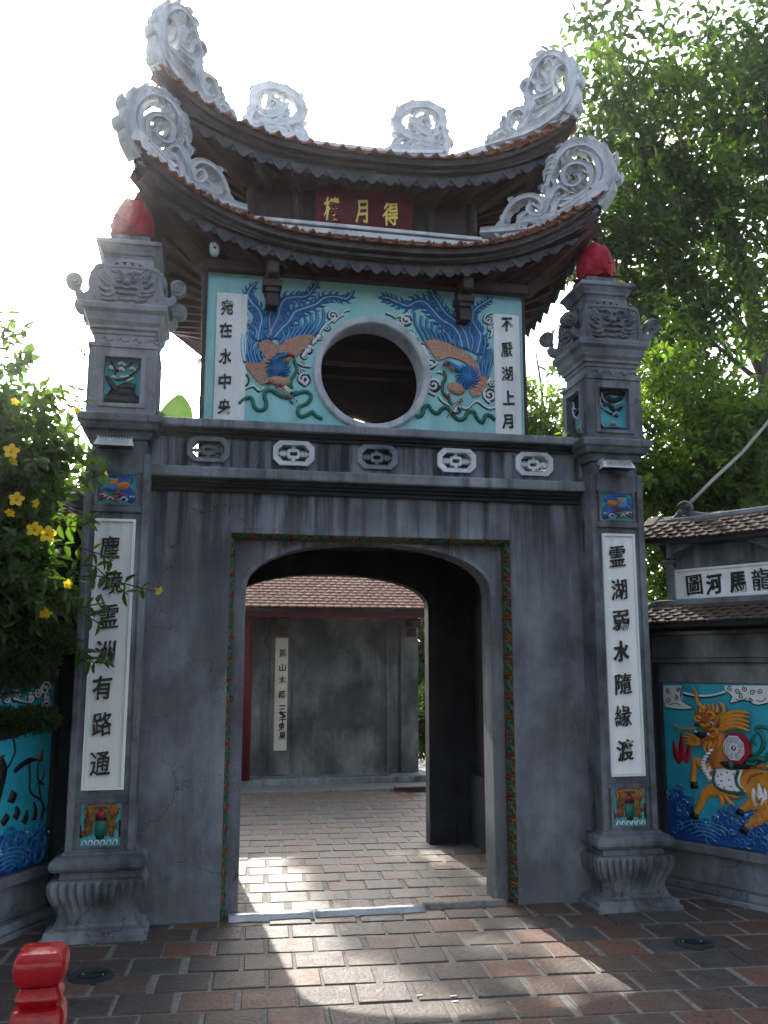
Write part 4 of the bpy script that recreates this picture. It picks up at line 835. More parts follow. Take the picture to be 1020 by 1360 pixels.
def make_pillar(sx):
    X = 1.71*sx
    c = thing('gate_pillar', ('left gate pillar with pale capital and white couplet board half hidden by the flowering shrub' if sx < 0 else 'right gate pillar with grey beast capital under the roof tip, beside the tiled screen wall'), 'pillar', (X, PY, 0), 'pillars either side of the gatehouse')
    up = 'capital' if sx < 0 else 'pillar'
    B = lambda prof, nm, m_='pillar', bv=.005, **k_: (lambda mb: mb.build(nm, m_, c, bevel=bv))(MB().rings(prof, X, PY))
    B([(.30,-.004),(.30,.032),(.283,.036),(.281,.066),(.262,.072),(.24,.078),(.232,.10)], 'plinth')
    # gadrooned drum
    prof = [(.232,.10),(.222,.115),(.218,.14),(.228,.175),(.248,.205),(.268,.24),(.280,.28),(.282,.31),(.276,.33),(.262,.341),(.25,.345)]
    mb = MB(); nS = 11*5
    for r, z_ in prof:
        for s_ in range(4):
            for i in range(nS):
                t = -1+2*i/nS; lob = abs(sin(pi*11*(t+1)/2))**.6; amt = max(0, min(1,(z_-.15)/.08))*(1 if z_ < .33 else .2); rr2 = r-.034*amt*(1-lob)
                a, b_ = t*rr2, -rr2; mb.v.append({0:(X+a,PY+b_,z_),1:(X-b_,PY+a,z_),2:(X-a,PY-b_,z_),3:(X+b_,PY-a,z_)}[s_])
    n = 4*nS
    for i in range(len(prof)-1):
        for j in range(n): mb.f.append((i*n+j, i*n+(j+1)%n, (i+1)*n+(j+1)%n, (i+1)*n+j))
    mb.f.append(tuple((len(prof)-1)*n+j for j in range(n))); mb.build('drum', 'pillar', c, smoothf=True)
    B([(.222,.34),(.215,.375),(.222,.383),(.245,.388),(.262,.395),(.275,.412),(.277,.432),(.266,.455),(.245,.470),(.215,.476),(.212,.492),(.20,.494)], 'torus', bv=.003)
    # shaft with sunken front
    mb = MB(); h = .2; mb.box(X-h,X+h,PY-h+.02,PY+h,.49,2.93)
    for a, b_ in ((-h,-h+.045),(h-.045,h)): mb.box(X+a,X+b_,PY-h,PY-h+.0195,.49,2.93)
    mb.build('shaft', 'pillar', c, bevel=.008)
    mb = MB(); yf = PY-h+.019
    for z0,z1 in ((.492,.505),(.770,.795),(2.545,2.585),(2.80,2.929)): mb.box(X-h+.046,X+h-.046,yf-.016,yf,z0,z1)
    mb.build('cross_bands', 'pillar', c, bevel=.004)
    Fp = front(yf)
    chars = ([('塵',146,727),('境',150,773),('霊',144,819),('洲',140,866),('有',136,913),('路',136,961),('通',133,1014)] if sx < 0 else [('霊',819,739),('湖',822,783),('弱',824,824),('水',825,865),('隨',827,908),('緣',827,951),('渡',830,996)])
    vplaque(c, Fp, X-.108, X+.108, .86, 2.485, chars, cw=.118, ch_=.142, border=.016, th=.012, d=.004)
    for kind, (v0, v1) in (((1 if sx < 0 else 2), (2.60,2.79)), ((3 if sx < 0 else 4), (.52,.765))):
        mb = MB(); a = .118; m0 = (v0-.012, v1+.01); mb.plate(Fp, [(X-a-.018,m0[0]),(X+a+.018,m0[0]),(X+a+.018,m0[1]),(X-a-.018,m0[1])], [[(X-a,v0),(X+a,v0),(X+a,v1),(X-a,v1)]], -.003, .014)
        o = mb.build('relief_panel', 'pillar', c, bevel=.003); mini_relief(Fp, o, kind, X-a, X+a, v0, v1)
    B([(.172,2.93),(.172,3.02),(.19,3.022),(.20,3.05),(.205,3.072),(.232,3.078),(.245,3.115),(.262,3.128),(.268,3.170),(.262,3.178)], 'shaft_cap', bv=.004)
    # box with picture niches
    h = .215; z0, z1 = 3.178, 3.655
    mb = MB(); mb.box(X-h+.05,X+h-.05,PY-h+.05,PY+h-.05,z0,z1); mb.build('box_core', 'teal_dark', c)
    fr = [front(PY-h), Frame((X+h,0,0),(0,1,0)), Frame((0,PY+h,0),(-1,0,0)), Frame((X-h,0,0),(0,-1,0))]
    cen = [X, PY, -X, -PY]
    for i in range(4):
        F, u = fr[i], cen[i]; e = h-(.05 if i % 2 else 0)
        mb = MB(); mb.plate(F, [(u-e,z0),(u+e,z0),(u+e,z1),(u-e,z1)], [[(u-.115,3.25),(u+.115,3.25),(u+.115,3.56),(u-.115,3.56)]], -.05, 0); o = mb.build('box_side', up, c, bevel=.004)
        mb = MB(); mb.plate(F, [(u-.145,3.225),(u+.145,3.225),(u+.145,3.585),(u-.145,3.585)], [[(u-.115,3.25),(u+.115,3.25),(u+.115,3.56),(u-.115,3.56)]], -.002, .012)
        mb.plate(F, [(u-h+.001,z1-.03),(u+h-.001,z1-.03),(u+h-.001,z1-.003),(u-h+.001,z1-.003)], [], -.004, .010)
        mb.build('niche_frame', up, o, bevel=.003)
        if i in (0,1,3): mini_relief(Frame(F.o-F.N*.049, F.U), o, 5 if sx < 0 else 6, u-.115, u+.115, 3.25, 3.56)
    B([(.192,3.655),(.19,3.72),(.20,3.724),(.20,3.748),(.216,3.755),(.216,3.775),(.235,3.80),(.246,3.85),(.268,3.872),(.270,3.905),(.262,3.915)], 'capital_cornice', up, .004)
    mb = MB(); Fz = front(PY-.19); [mb.ribbon(Fz, [(X-.15+.1*i,3.685),(X-.12+.1*i,3.70),(X-.10+.1*i,3.675),(X-.07+.1*i,3.69)], [.01,.016,.006], .012) for i in range(4)]; mb.build('leaf_frieze', up, c)
    B([(.185,3.915),(.185,4.16),(.172,4.175)], 'capital_core', up, .004)
    for F in (front(PY-.21), Frame((X+.21,PY,0),(0,1,0)), Frame((X,PY+.21,0),(-1,0,0)), Frame((X-.21,PY,0),(0,-1,0))):
        FF = Frame(Vector((F.o.x if F.o.x else X, F.o.y, 0)), F.U); relief_beast_panel(FF, c, abs(F.U.x) > .5)
    B([(.165,4.17),(.165,4.265),(.152,4.268)], 'neck', up, .006)
    mb = MB(); mb.plate(front(PY-.165), [(X-.09+.09+.09*cos(t*pi/8)-.0,4.218+.022*sin(t*pi/8)) for t in range(16)], [], -.001, .004); mb.build('neck_slot', 'concrete_dark', c)
    mb = MB(); [mb.dome(front(PY-.168), X+d, 4.218, .02, .018, .014) for d in (-.05,.0,.05)]; mb.build('neck_carving', up, c)
    B([(.155,4.268),(.162,4.288),(.175,4.292),(.180,4.312),(.198,4.345),(.212,4.352),(.212,4.378),(.205,4.382)], 'top_cap', up, .004)
    B([(.135,4.38),(.125,4.40),(.13,4.452),(.10,4.456)], 'lotus_base', 'pillar', .005)
    # lotus bud with overlapping petals
    mb = MB(); mb.lathe([(.10,4.45),(.122,4.50),(.13,4.56),(.122,4.64),(.09,4.71),(.045,4.755),(.008,4.775)], 20, (X,PY,0)); o = mb.build('lotus_bud', 'lotus', c, smoothf=True)
    pm = None
    def petal(an, zb, r0, r1, ht, wd, name='petal', out=.012, curl=0):
        mb = MB(); nn = 7; rows = 6; q_ = random.Random(int(an*100)+int(zb*1000)); ht *= q_.uniform(.9,1.12); r1 += q_.uniform(-.006,.008)
        for i in range(rows+1):
            t = i/rows; ww = wd*(sin(pi*min(.999,.18+t*.82))**.8); rr2 = r0+(r1-r0)*t**1.4 + curl*t*t
            for j in range(nn):
                s_ = -1+2*j/(nn-1); a = an+s_*ww/max(.05,rr2)/2; bulge = out*(1-s_*s_)*(1-t*.4); mb.v.append((X+(rr2+bulge)*cos(a), PY+(rr2+bulge)*sin(a), zb+ht*t-.014*abs(s_)*0))
        for i in range(rows):
            for j in range(nn-1): a = i*nn+j; mb.f.append((a,a+1,a+nn+1,a+nn))
        mb.build(name, 'lotus', o, smoothf=True)
    for i in range(7): petal(i*2*pi/7-.2, 4.455, .118, .143, .105, .135, out=.016)
    for i in range(7): petal(i*2*pi/7+.25, 4.51, .128, .134, .11, .135, out=.018)
    for i in range(6): petal(i*pi/3, 4.575, .126, .112, .11, .135, out=.018)
    for i in range(5): petal(i*pi/2.5+.4, 4.64, .108, .070, .12, .12, out=.020)
    for i in range(8): petal(i*pi/4, 4.452, .115, .185, .012, .12, 'base_petal', .004)
    return c
make_pillar(-1); make_pillar(1)
# floodlights on the pillar necks
for sx, px, py in ((-1,152,588),(1,819,618)):
    y = PY-.26; u, v = front(y).px(px, py)
    f = thing('floodlight', ('white floodlight under the ledge of the left pillar, beside the shrub' if sx < 0 else 'white floodlight under the ledge of the right pillar'), 'floodlight', (u, y+.05, v), 'floodlights under the pillar ledges')
    mb = MB(); a, b_ = .125, .026
    mb.add([(u-a,y-.05,v-b_),(u+a,y-.05,v-b_),(u+a*.85,y+.06,v-b_),(u-a*.85,y+.06,v-b_),(u-a*.84,y-.02,v+b_),(u+a*.84,y-.02,v+b_),(u+a*.8,y+.05,v+b_),(u-a*.8,y+.05,v+b_)], [(3,2,1,0),(4,5,6,7),(0,1,5,4),(1,2,6,5),(2,3,7,6),(3,0,4,7)])
    mb.build('housing', 'white', f, bevel=.005)
    mb = MB(); [mb.box(u-a*.7+a*1.4*i/11-.002, u-a*.7+a*1.4*i/11+.002, y-.047,y-.01,v-b_*.6,v+b_*1.1) for i in range(12)]; mb.build('cooling_fins', 'metal', f, 'stuff')
    mb = MB(); mb.box(u-a*.9,u+a*.9,y-.045,y+.05,v-b_-.004,v-b_-.0005); mb.build('glass', 'glass', f)
    for s_ in (-1,1): MB().box(u+s_*a*.82-.004,u+s_*a*.82+.004,y+.0,PY-.172,v+.01,v+.045).build('bracket', 'metal', f)
# ================================================================ SCREEN WALLS either side
def screen_wall(sx):
    F = Frame((2.24,.16,0), (.47,-.883,0)) if sx > 0 else Frame((-2.10,.16,0), (.47,.883,0))
    # u runs along the wall; s(u) keeps both walls drawn with u=0 at the gate end
    s = (lambda u: u) if sx > 0 else (lambda u: -u)
    t = thing('screen_wall', ('tiled screen wall with painted dragon horse mural and lettered board, right of the gate' if sx > 0 else 'shaded screen wall with painted lotus pond mural behind the shrub, left of the gate'), 'wall', (2.24 if sx > 0 else -2.10,.16,0), 'screen walls beside the gate')
    L = 2.6
    def bx(u0,u1,v0,v1,d0,d1,name,m_,bevel=.006,kind=None):
        a, b = sorted((s(u0),s(u1))); mb = MB(); mb.plate(F, [(a,v0),(b,v0),(b,v1),(a,v1)], [], d0, d1); return mb.build(name, m_, t, bevel=bevel, kind=kind)
    bx(-.22,L,-.01,2.02,-.34,-.06,'core','concrete_dark',0)
    bx(-.20,L+.04,-.01,.035,-.36,.075,'foot','concrete'); bx(-.2,L+.02,.036,.085,-.35,.045,'foot','concrete')
    bx(-.12,L,.086,.285,-.06,-.02,'plinth_panel','concrete')
    bx(-.20,L+.02,.286,.352,-.06,.03,'ledge','concrete',.01)
    bx(-.20,-.075,.353,1.60,-.06,.0,'side_pier','concrete_dark'); bx(L-.1,L,.353,1.60,-.06,.0,'side_pier','concrete_dark')
    mu = bx(-.072,L-.102,.355,1.455,-.059,-.018,'mural','mural_blue' if sx > 0 else 'mural_blue')
    for v0,v1,d in ((1.458,1.60,-.012),(1.603,1.635,.02),(1.637,1.80,.0),(1.802,1.83,.03)): bx(-.19,L,v0,v1,-.06,d,'upper_moulding','hall')
    # lower tile skirt
    def tiled(v_e, v_t, d_e, d_t, nm, u0, u1, curve=0, sides=True):
        mb = MB(); N = 24
        e = lambda u: v_e + curve*abs((u-(u0+u1)/2)/((u1-u0)/2))**4
        P = []
        for i in range(N+1):
            u = u0+(u1-u0)*i/N; dz = e(u)-v_e
            P.append([F.to(s(u), v_e+dz, d_e), F.to(s(u), v_t+dz*.6, d_t), F.to(s(u), v_t+dz*.6, -.06-(d_t+.06)*0-.12), F.to(s(u), v_e+dz-.035, -.06), F.to(s(u), v_e+dz-.03, d_e-.01)])
        for p in P: mb.v += [tuple(x) for x in p]
        for i in range(N):
            for j in range(5): a, b = i*5+j, i*5+(j+1)%5; mb.f.append((a,b,b+5,a+5))
        mb.f.append((0,1,2,3,4)); mb.f.append(tuple(N*5+j for j in range(5)))
        r = mb.build(nm, 'concrete_dark', t); q = random.Random(8); cnt = 0; rest = MB(); base = []
        for k in range(4):
            w_ = .052; pr = [(-w_,0,0),(-w_*.6,-.018,.003),(0,-.03,.008+q.uniform(0,.006)),(w_*.6,-.018,.003),(w_,0,0),(w_,.12,0),(-w_,.12,0)]; n = 7
            vs = [(x,y,z_+.014) for x,y,z_ in pr]+list(pr)
            me = bpy.data.meshes.new('roof_tile'); me.from_pydata(vs, [], [tuple(range(n)),tuple(range(2*n-1,n-1,-1))]+[(i,i+n,(i+1)%n+n,(i+1)%n) for i in range(n)]); me.materials.append(M['tile_old']); base.append(me)
        sl = hypot(v_t-v_e, d_t-d_e); NR = int(sl/.048)+1
        for rr in range(NR):
            f = rr/NR
            n = int((u1-u0)/.104)
            for i in range(n):
                u = u0+(i+.5+(.5 if rr%2 else 0))*(u1-u0)/n
                if u > u1-.02: continue
                dz = (e(u)-v_e)*(1-.4*f); p = F.to(s(u), v_e+(v_t-v_e)*f+dz, d_e+(d_t-d_e)*f)
                slope = (F.to(0,v_t,d_t)-F.to(0,v_e,d_e)).normalized(); X = F.U; Z = X.cross(slope).normalized(); Z = Z if Z.z > 0 else -Z; Y = slope; X = Y.cross(Z)
                Mx = Matrix((X,Y,Z)).transposed().to_4x4(); rot = Matrix.Rotation(q.uniform(-.06,.06),4,'Z') @ Matrix.Rotation(-.13+q.uniform(-.05,.05),4,'X'); Mx.translation = p+Z*.008; Mx = Mx@rot; me = q.choice(base)
                if u < 1.3: o = bpy.data.objects.new('roof_tile', me); COL.objects.link(o); o.parent = r; Mx.translation -= t.location; o.matrix_basis = Mx
                else: rest.add([Mx@v_.co for v_ in me.vertices], [tuple(p_.vertices) for p_ in me.polygons])
        if rest.v: rest.build('roof_tiles', 'tile_old', r, 'stuff')
        return r
    tiled(1.885, 2.005, .20, .05, 'lower_roof', -.17, L+.05)
    # ledge over the lower tiles with its turned-down end
    mb = MB(); a = [( -.16,1.955),(-.06,2.035)]
    mb.plate(F, sorted([(s(-.05),2.012),(s(L),2.012)])[:1]+sorted([(s(-.05),2.012),(s(L),2.012)])[1:]+[(max(s(-.05),s(L)),2.058),(min(s(-.05),s(L)),2.058)], [], -.2, .065); mb.build('roof_ledge', 'coping', t, bevel=.008)
    mb = MB(); mb.obox(F.to(s(-.17),1.96,-.02), F.to(s(-.045),2.036,-.02), .2, .04); mb.build('roof_ledge', 'coping', t, bevel=.006)
    # sign storey
    bx(.05,L-.2,2.06,2.50,-.2,-.0,'sign_wall','concrete'); bx(.05,.115,2.06,2.33,0.001,.035,'corner_pier','concrete'); bx(.03,.13,2.33,2.355,0,.05,'corner_pier','coping')
    # scalloped brackets under the upper eave
    mb = MB(); n = 5; P = []
    for k_ in range(3):
        c0, c1 = .10+k_*.78, .10+(k_+1)*.78; P += [(c0+(c1-c0)*i/12, 2.46-.10*(abs(2*i/12-1)**2.2)) for i in range(12)]
    P = [(s(u),v) for u,v in P]+[(s(2.44),2.36),(s(2.44),2.50),(s(.10),2.50)]
    area = sum(P[i-1][0]*P[i][1]-P[i][0]*P[i-1][1] for i in range(len(P))); P = P if area > 0 else P[::-1]
    mb.plate(F, P, [], 0, .10); mb.build('scalloped_bracket', 'concrete', t, bevel=.004)
    mb = MB(); mb.plate(F, ([(s(.115),2.30),(s(.06),2.36),(s(-.02),2.50),(s(.13),2.52)] if sx > 0 else [(s(.13),2.52),(s(-.02),2.50),(s(.06),2.36),(s(.115),2.30)])[::(-1 if sx > 0 else -1)], [], -.1, .03); mb.build('corner_bracket', 'concrete_dark', t)
    tiled(2.475, 2.625, .17, .0, 'upper_roof', -.13, L+.02, .05)
    bx(-.08,L,2.628,2.668,-.09,.02,'ridge','coping',.01)
    mb = MB()
    Fr = Frame(F.o-F.N*.035, F.U); mb.ribbon(Fr, [(s(a),b) for a,b in ((.42,2.67),(.30,2.68),(.22,2.70),(.16,2.73))], [.02,.05,.03], .05, -.02)
    mb.ribbon(Fr, [(s(.20)+dx*(1 if sx > 0 else -1), 2.735+dz) for dx,dz in spiral(0,0,.058,.008,1.5,2.6,-1)], .022, .05, -.02, 1); mb.ribbon(Fr, [(s(a),b) for a,b in ((.10,2.67),(.13,2.70),(.14,2.74))], [.04,.03,.01], .05, -.02)
    mb.build('ridge_scroll', 'pillar', t, smoothf=True)
    return F, t, mu
FR_, tR, muR = screen_wall(1); FL_, tL, muL = screen_wall(-1)
# lettered board
Fp = Frame(FR_.o, FR_.U)
mb = MB(); mb.plate(Fp, [(.125,2.075),(1.72,2.075),(1.72,2.268),(.125,2.268)], [], -.003, .012); o = mb.build('lettered_board', 'plaque', tR, bevel=.003)
mb = MB(); mb.plate(Fp, [(.112,2.062),(1.733,2.062),(1.733,2.281),(.112,2.281)], [[(.128,2.078),(1.717,2.078),(1.717,2.265),(.128,2.265)]], -.003, .024); mb.build('board_border', 'plaque', o, bevel=.003)
for c, a, b in (('圖',468,662),('河',618,655),('馬',795,640),('龍',965,620)):
    u, v = Fp.px(840+a/5.667, 660+b/5.667, .012); glyph(c, Fp, u, v, .125, .145, 'black', o, d0=.013, th=.01)
# ---- dragon horse mural (zoom of photo at 860,880 x4)
Fm = Frame(FR_.o-FR_.N*.018, FR_.U); z = zoomer(Fm, 860, 880, 4); k = 1/4/165
def paint(parent, name, m_, items, h=.012, d=.0, dome=()):
    mb = MB()
    for pts, w_ in items: mb.ribbon(Fq_, zq(pts), [x*kq for x in w_] if isinstance(w_, list) else w_*kq, h, d)
    for x, y, a, b, r in dome: c_ = zq([(x,y)])[0]; mb.dome(Fq_, *c_, a*kq, b*kq, h, d, rot=r)
    return mb.build(name, m_, parent, smoothf=True)
Fq_, zq, kq = Fm, z, k
hz = MB()
bodyP = [(352,520),(400,470),(440,500),(480,560),(560,560),(640,575),(760,600),(880,590),(960,560),(1010,600),(1000,680),(930,740),(840,760),(720,770),(600,760),(520,700),(440,690),(370,670),(325,620),(320,570)]
hz.plate(Fm, z(bodyP)[::-1] if False else z(bodyP), [], .0, .016)
hr = hz.build('dragon_horse', 'ochre', muR, bevel=.005)
paint(hr, 'legs', 'ochre', [([(330,560),(290,545),(262,520),(250,560),(246,635)],[50,44,36,30,30]),([(430,680),(360,675),(310,700),(280,760),(258,800)],[70,60,46,34,26]),([(640,740),(570,750),(530,765),(500,785)],[90,60,40,30]),([(700,760),(620,810),(560,850),(525,880)],[110,70,44,30]),([(900,740),(880,820),(820,860)],[90,50,30]),([(980,700),(1010,780),(990,860),(1020,900)],[90,60,36,28])], .022, .006)
paint(hr, 'hooves', 'black', [([(250,632),(254,668)],[34,40]),([(262,795),(246,825)],[32,46]),([(505,778),(498,808)],[36,48]),([(528,870),(515,905)],[36,46]),([(825,855),(800,880)],[34,44]),([(1015,895),(1010,925)],[34,44])], .02, .008)
paint(hr, 'neck_and_head', 'orange', [([(400,560),(385,480),(380,430),(350,370)],[120,100,110,120]),([(370,340),(320,300),(285,270),(268,290)],[130,110,60,36]),([(400,400),(340,420),(290,410)],[110,50,26])], .034, .010)
mane = [([(400,300+14*i),(450,270+18*i),(500,262+20*i),(552,268+24*i)],[30,24,20,8]) for i in range(5)] + [([(290,400+8*i),(255,395+14*i),(232,380+16*i),(205,375+18*i)],[22,18,14,5]) for i in range(4)] + [([(330+24*i,420),(315+24*i,450),(322+24*i,480)],[22,18,5]) for i in range(6)] + [([(290+22*i,262),(296+22*i,240),(288+22*i,218)],[18,14,4]) for i in range(5)]
mane += [([(325,250),(290,225),(272,190),(270,160),(252,130)],[16,16,14,8]), ([(400,280),(420,255),(410,225),(388,208)],[16,16,14,8]), ([(270,348),(230,352),(190,350),(150,328)],[10,12,10,4]), ([(180,352),(165,345)],[10,5])]
paint(hr, 'mane', 'ochre', mane, .018, .026)
paint(hr, 'face_curls', 'ochre', [([(300,300),(290,285),(275,290),(278,305),(295,310)],12),([(330,280),(345,262),(368,270),(372,292),(355,300)],14),([(350,360),(375,350),(390,370),(378,392),(355,388)],14),([(310,345),(340,330),(370,325)],[10,16,8]),([(300,325),(320,335)],12)], .02, .042)
paint(hr, 'mouth', 'black', [([(268,372),(300,385),(345,372)],[16,28,10]),([(270,328),(292,330)],[14,10])], .012, .04)
paint(hr, 'eye_and_teeth', 'white', [([(355,322),(368,330)],[20,16]),([(338,378),(352,382)],[16,8]),([(272,362),(282,368)],[10,6])], .01, .048)
paint(hr, 'pupil', 'black', [], .006, .056, [(362,326,6,6,0)])
paint(hr, 'belly_bands', 'white', [([(340-34*sin(i*.38)+ -2*i, 470+15*i),(362-34*sin(i*.38)-2*i, 462+17*i)],[12,14]) for i in range(10)], .016, .03)
paint(hr, 'dorsal_ridge', 'ochre', [([(570+30*i,552+5*i),(585+30*i,538+5*i),(598+30*i,560+5*i)],[12,14,6]) for i in range(12)], .02, .014)
paint(hr, 'flank_muscles', 'orange', [([(510,600),(530,560),(580,560)],[6,14,6]),([(540,640),(560,600),(620,585)],[6,14,6]),([(700,620),(760,640),(800,690)],[6,14,6]),([(900,640),(880,700),(900,740)],[6,14,6])], .012, .016)
paint(hr, 'elbow_tuft', 'ochre', [([(395,705),(405,740),(398,770)],[26,20,5]),([(420,705),(440,735),(470,760)],[26,20,5]),([(440,700),(470,715),(498,712)],[22,16,5])], .02, .012)
# saddle cloth, book with trigram wheel, flames
mb = MB(); mb.plate(Fm, z([(385,560),(400,548),(520,565),(500,610),(500,650),(530,685),(470,690),(400,670),(368,640),(368,600)]), [], .012, .026); o_ = mb.build('saddle_cloth', 'white', hr, bevel=.004)
paint(hr, 'cloth_hem', 'green', [([(372,570),(362,610),(375,655),(420,680),(480,690),(528,690)],[14,14,14]),([(495,570),(482,610),(490,650),(520,680)],[16,14,12])], .014, .024)
paint(hr, 'saddle', 'black', [([(392,528),(450,545),(555,545)],[34,42,30])], .02, .024); paint(hr, 'saddle_knot', 'green', [([(460,520),(462,560)],[26,22]),([(555,520),(600,505),(640,520)],[22,26,18]),([(540,530),(580,540),(600,520)],[18,16,10])], .02, .034)
q = random.Random(2); paint(hr, 'cloth_pattern', 'red', [([(400+q.uniform(0,100),575+q.uniform(0,100)),(406+q.uniform(0,100)*0+q.uniform(400,490)-406,580+q.uniform(0,90))],[1,1]) for i in range(0)]+[([(x,y),(x+7,y+4)],[8,8]) for x,y in ((400,590),(430,580),(465,590),(400,625),(385,645),(440,620),(470,610),(480,650),(450,655),(415,660),(470,680),(500,680),(380,600))], .004, .026)
c_ = z([(488,452)])[0]
def ngon(r, a0=pi/8, n=8): return [(c_[0]+r*.93*cos(a0+2*pi*i/n), c_[1]+r*cos(0)*sin(a0+2*pi*i/n)) for i in range(n)]
R_ = 72*k
mb = MB(); mb.plate(Fm, ngon(R_*1.02), [], .01, .05); wh = mb.build('trigram_wheel', 'red', hr, bevel=.003)
c_ = (c_[0]-.012, c_[1]); mb = MB(); mb.plate(Fm, ngon(R_*.80), [], .05, .054); mb.build('wheel_face', 'white', wh)
mb = MB(); mb.dome(Fm, *c_, R_*.17, R_*.17, .006, .054); mb.build('wheel_hub', 'black', wh, smoothf=True); mb = MB(); mb.ribbon(Fm, [(c_[0]-.002,c_[1]+R_*.12),(c_[0]+R_*.06,c_[1]+R_*.02),(c_[0]-.002,c_[1]-R_*.1)], [R_*.10,R_*.12,R_*.04], .003, .0605); mb.build('hub_mark', 'white', wh)
mb = MB(); pat = [(1,1,1),(0,1,1),(1,0,1),(0,0,1),(0,0,0),(1,0,0),(0,1,0),(1,1,0)]
for i in range(8):
    a = 2*pi*i/8+pi/2; ca_, sa_ = cos(a), sin(a)
    for j in range(3):
        r = R_*(.38+.12*j); hw = R_*(.12+.04*j)
        for (e0,e1) in (((-1,1),) if pat[i][j] else ((-1,-.25),(.25,1))):
            pts = [(c_[0]+ca_*r-sa_*hw*e, c_[1]+sa_*r+ca_*hw*e) for e in (e0,e1)]; mb.ribbon(Fm, pts, R_*.045, .002, .054, 1)
    a2 = a+pi/8; mb.ribbon(Fm, [(c_[0]+cos(a2)*R_*.22, c_[1]+sin(a2)*R_*.22),(c_[0]+cos(a2)*R_*.76, c_[1]+sin(a2)*R_*.76)], R_*.025, .002, .054, 1)
mb.build('trigram_lines', 'black', wh, 'stuff')
paint(hr, 'flame_marks', 'white', [([(345,625),(330,590),(350,555),(372,530)],[34,28,18,4]),([(352,620),(372,590),(375,560)],[20,16,4]),([(600,750),(575,710),(570,665)],[50,30,5]),([(600,750),(605,690),(598,640)],[40,26,4]),([(600,740),(632,710),(628,665)],[40,24,4])], .01, .02)
paint(hr, 'flame_cores', 'orange', [([(346,618),(340,595),(354,570)],[14,12,4]),([(600,745),(590,715),(588,690)],[22,14,4]),([(604,742),(618,715)],[16,6])], .008, .028)
paint(muR, 'fireball', 'red', [([(185,520),(160,490),(145,450),(140,410)],[60,50,26,4]),([(190,515),(185,460),(182,410),(178,368)],[66,44,26,4]),([(195,515),(215,490),(222,455),(226,432)],[50,36,22,4])], .014, 0)
paint(muR, 'green_sash', 'green', [([(560,500),(600,470),(618,430),(610,385),(580,355),(600,340),(650,350)],[16,22,22,20,16]),([(565,515),(620,520),(650,480),(700,470),(740,500)],[14,22,22,12]),([(575,380),(560,410),(580,440)],[12,18,6])], .014, .002)
def mural_clouds(parent, sp_, st_):
    Fc_ = Fq_
    o = clouds(Fc_, 'white', [(zq(p), w_*kq) for p, w_ in st_], parent, 1.2, [(*zq([(a,b)])[0], r*kq, a0, sg) for a,b,r,a0,sg in sp_]); return o
mb = MB()
for P_ in ([(88,122),(190,122),(178,165),(190,205),(245,240),(190,250),(100,238),(86,180)], [(410,122),(640,122),(640,215),(580,225),(520,200),(440,215),(450,180),(415,150)], [(640,122),(900,122),(880,180),(760,190),(700,220),(640,215)]):
    mb.plate(Fm, z(P_), [], 0, .006)
mb.build('cloud_bank', 'white', muR, 'stuff')
def ink_lines(parent, sp_, st_, d=.006):
    mb = MB()
    for a,b,r,a0,sg in sp_: mb.ribbon(Fq_, spiral(*zq([(a,b)])[0], r*kq, r*kq*.15, 1.4, a0, sg), 4.2*kq, .003, d, 1)
    for p, w_ in st_: mb.ribbon(Fq_, zq(p), w_*kq, .003, d)
    mb.build('cloud_lines', 'black', parent, 'stuff')
ink_lines(muR, [(a_,b_,r_*.9,t_,s_) for a_,b_,r_,t_,s_ in [(112,205,18,0,1),(112,155,16,1,1),(155,190,16,2,-1),(165,145,13,0,1),(440,140,15,1,1),(480,150,16,0,-1),(520,140,15,2,1),(500,180,15,1,1),(560,160,16,0,1),(600,150,15,3,1),(550,195,12,0,-1),(700,160,18,1,1),(760,150,16,0,1),(820,160,16,2,1)]],
   [([(190,122),(178,165),(190,205),(245,240),(190,250),(100,238)],5),([(640,215),(580,225),(520,200),(440,215),(450,180),(415,150)],5),([(880,180),(760,190),(700,220),(640,215)],5),([(190,170),(260,185),(340,182),(415,165)],4),([(120,225),(150,215),(175,225)],4),([(470,195),(500,200),(530,190)],4),([(580,200),(610,205),(632,190)],4)])
mural_clouds(muR, [], [([(190,160),(260,175),(340,175),(415,155)],10)])
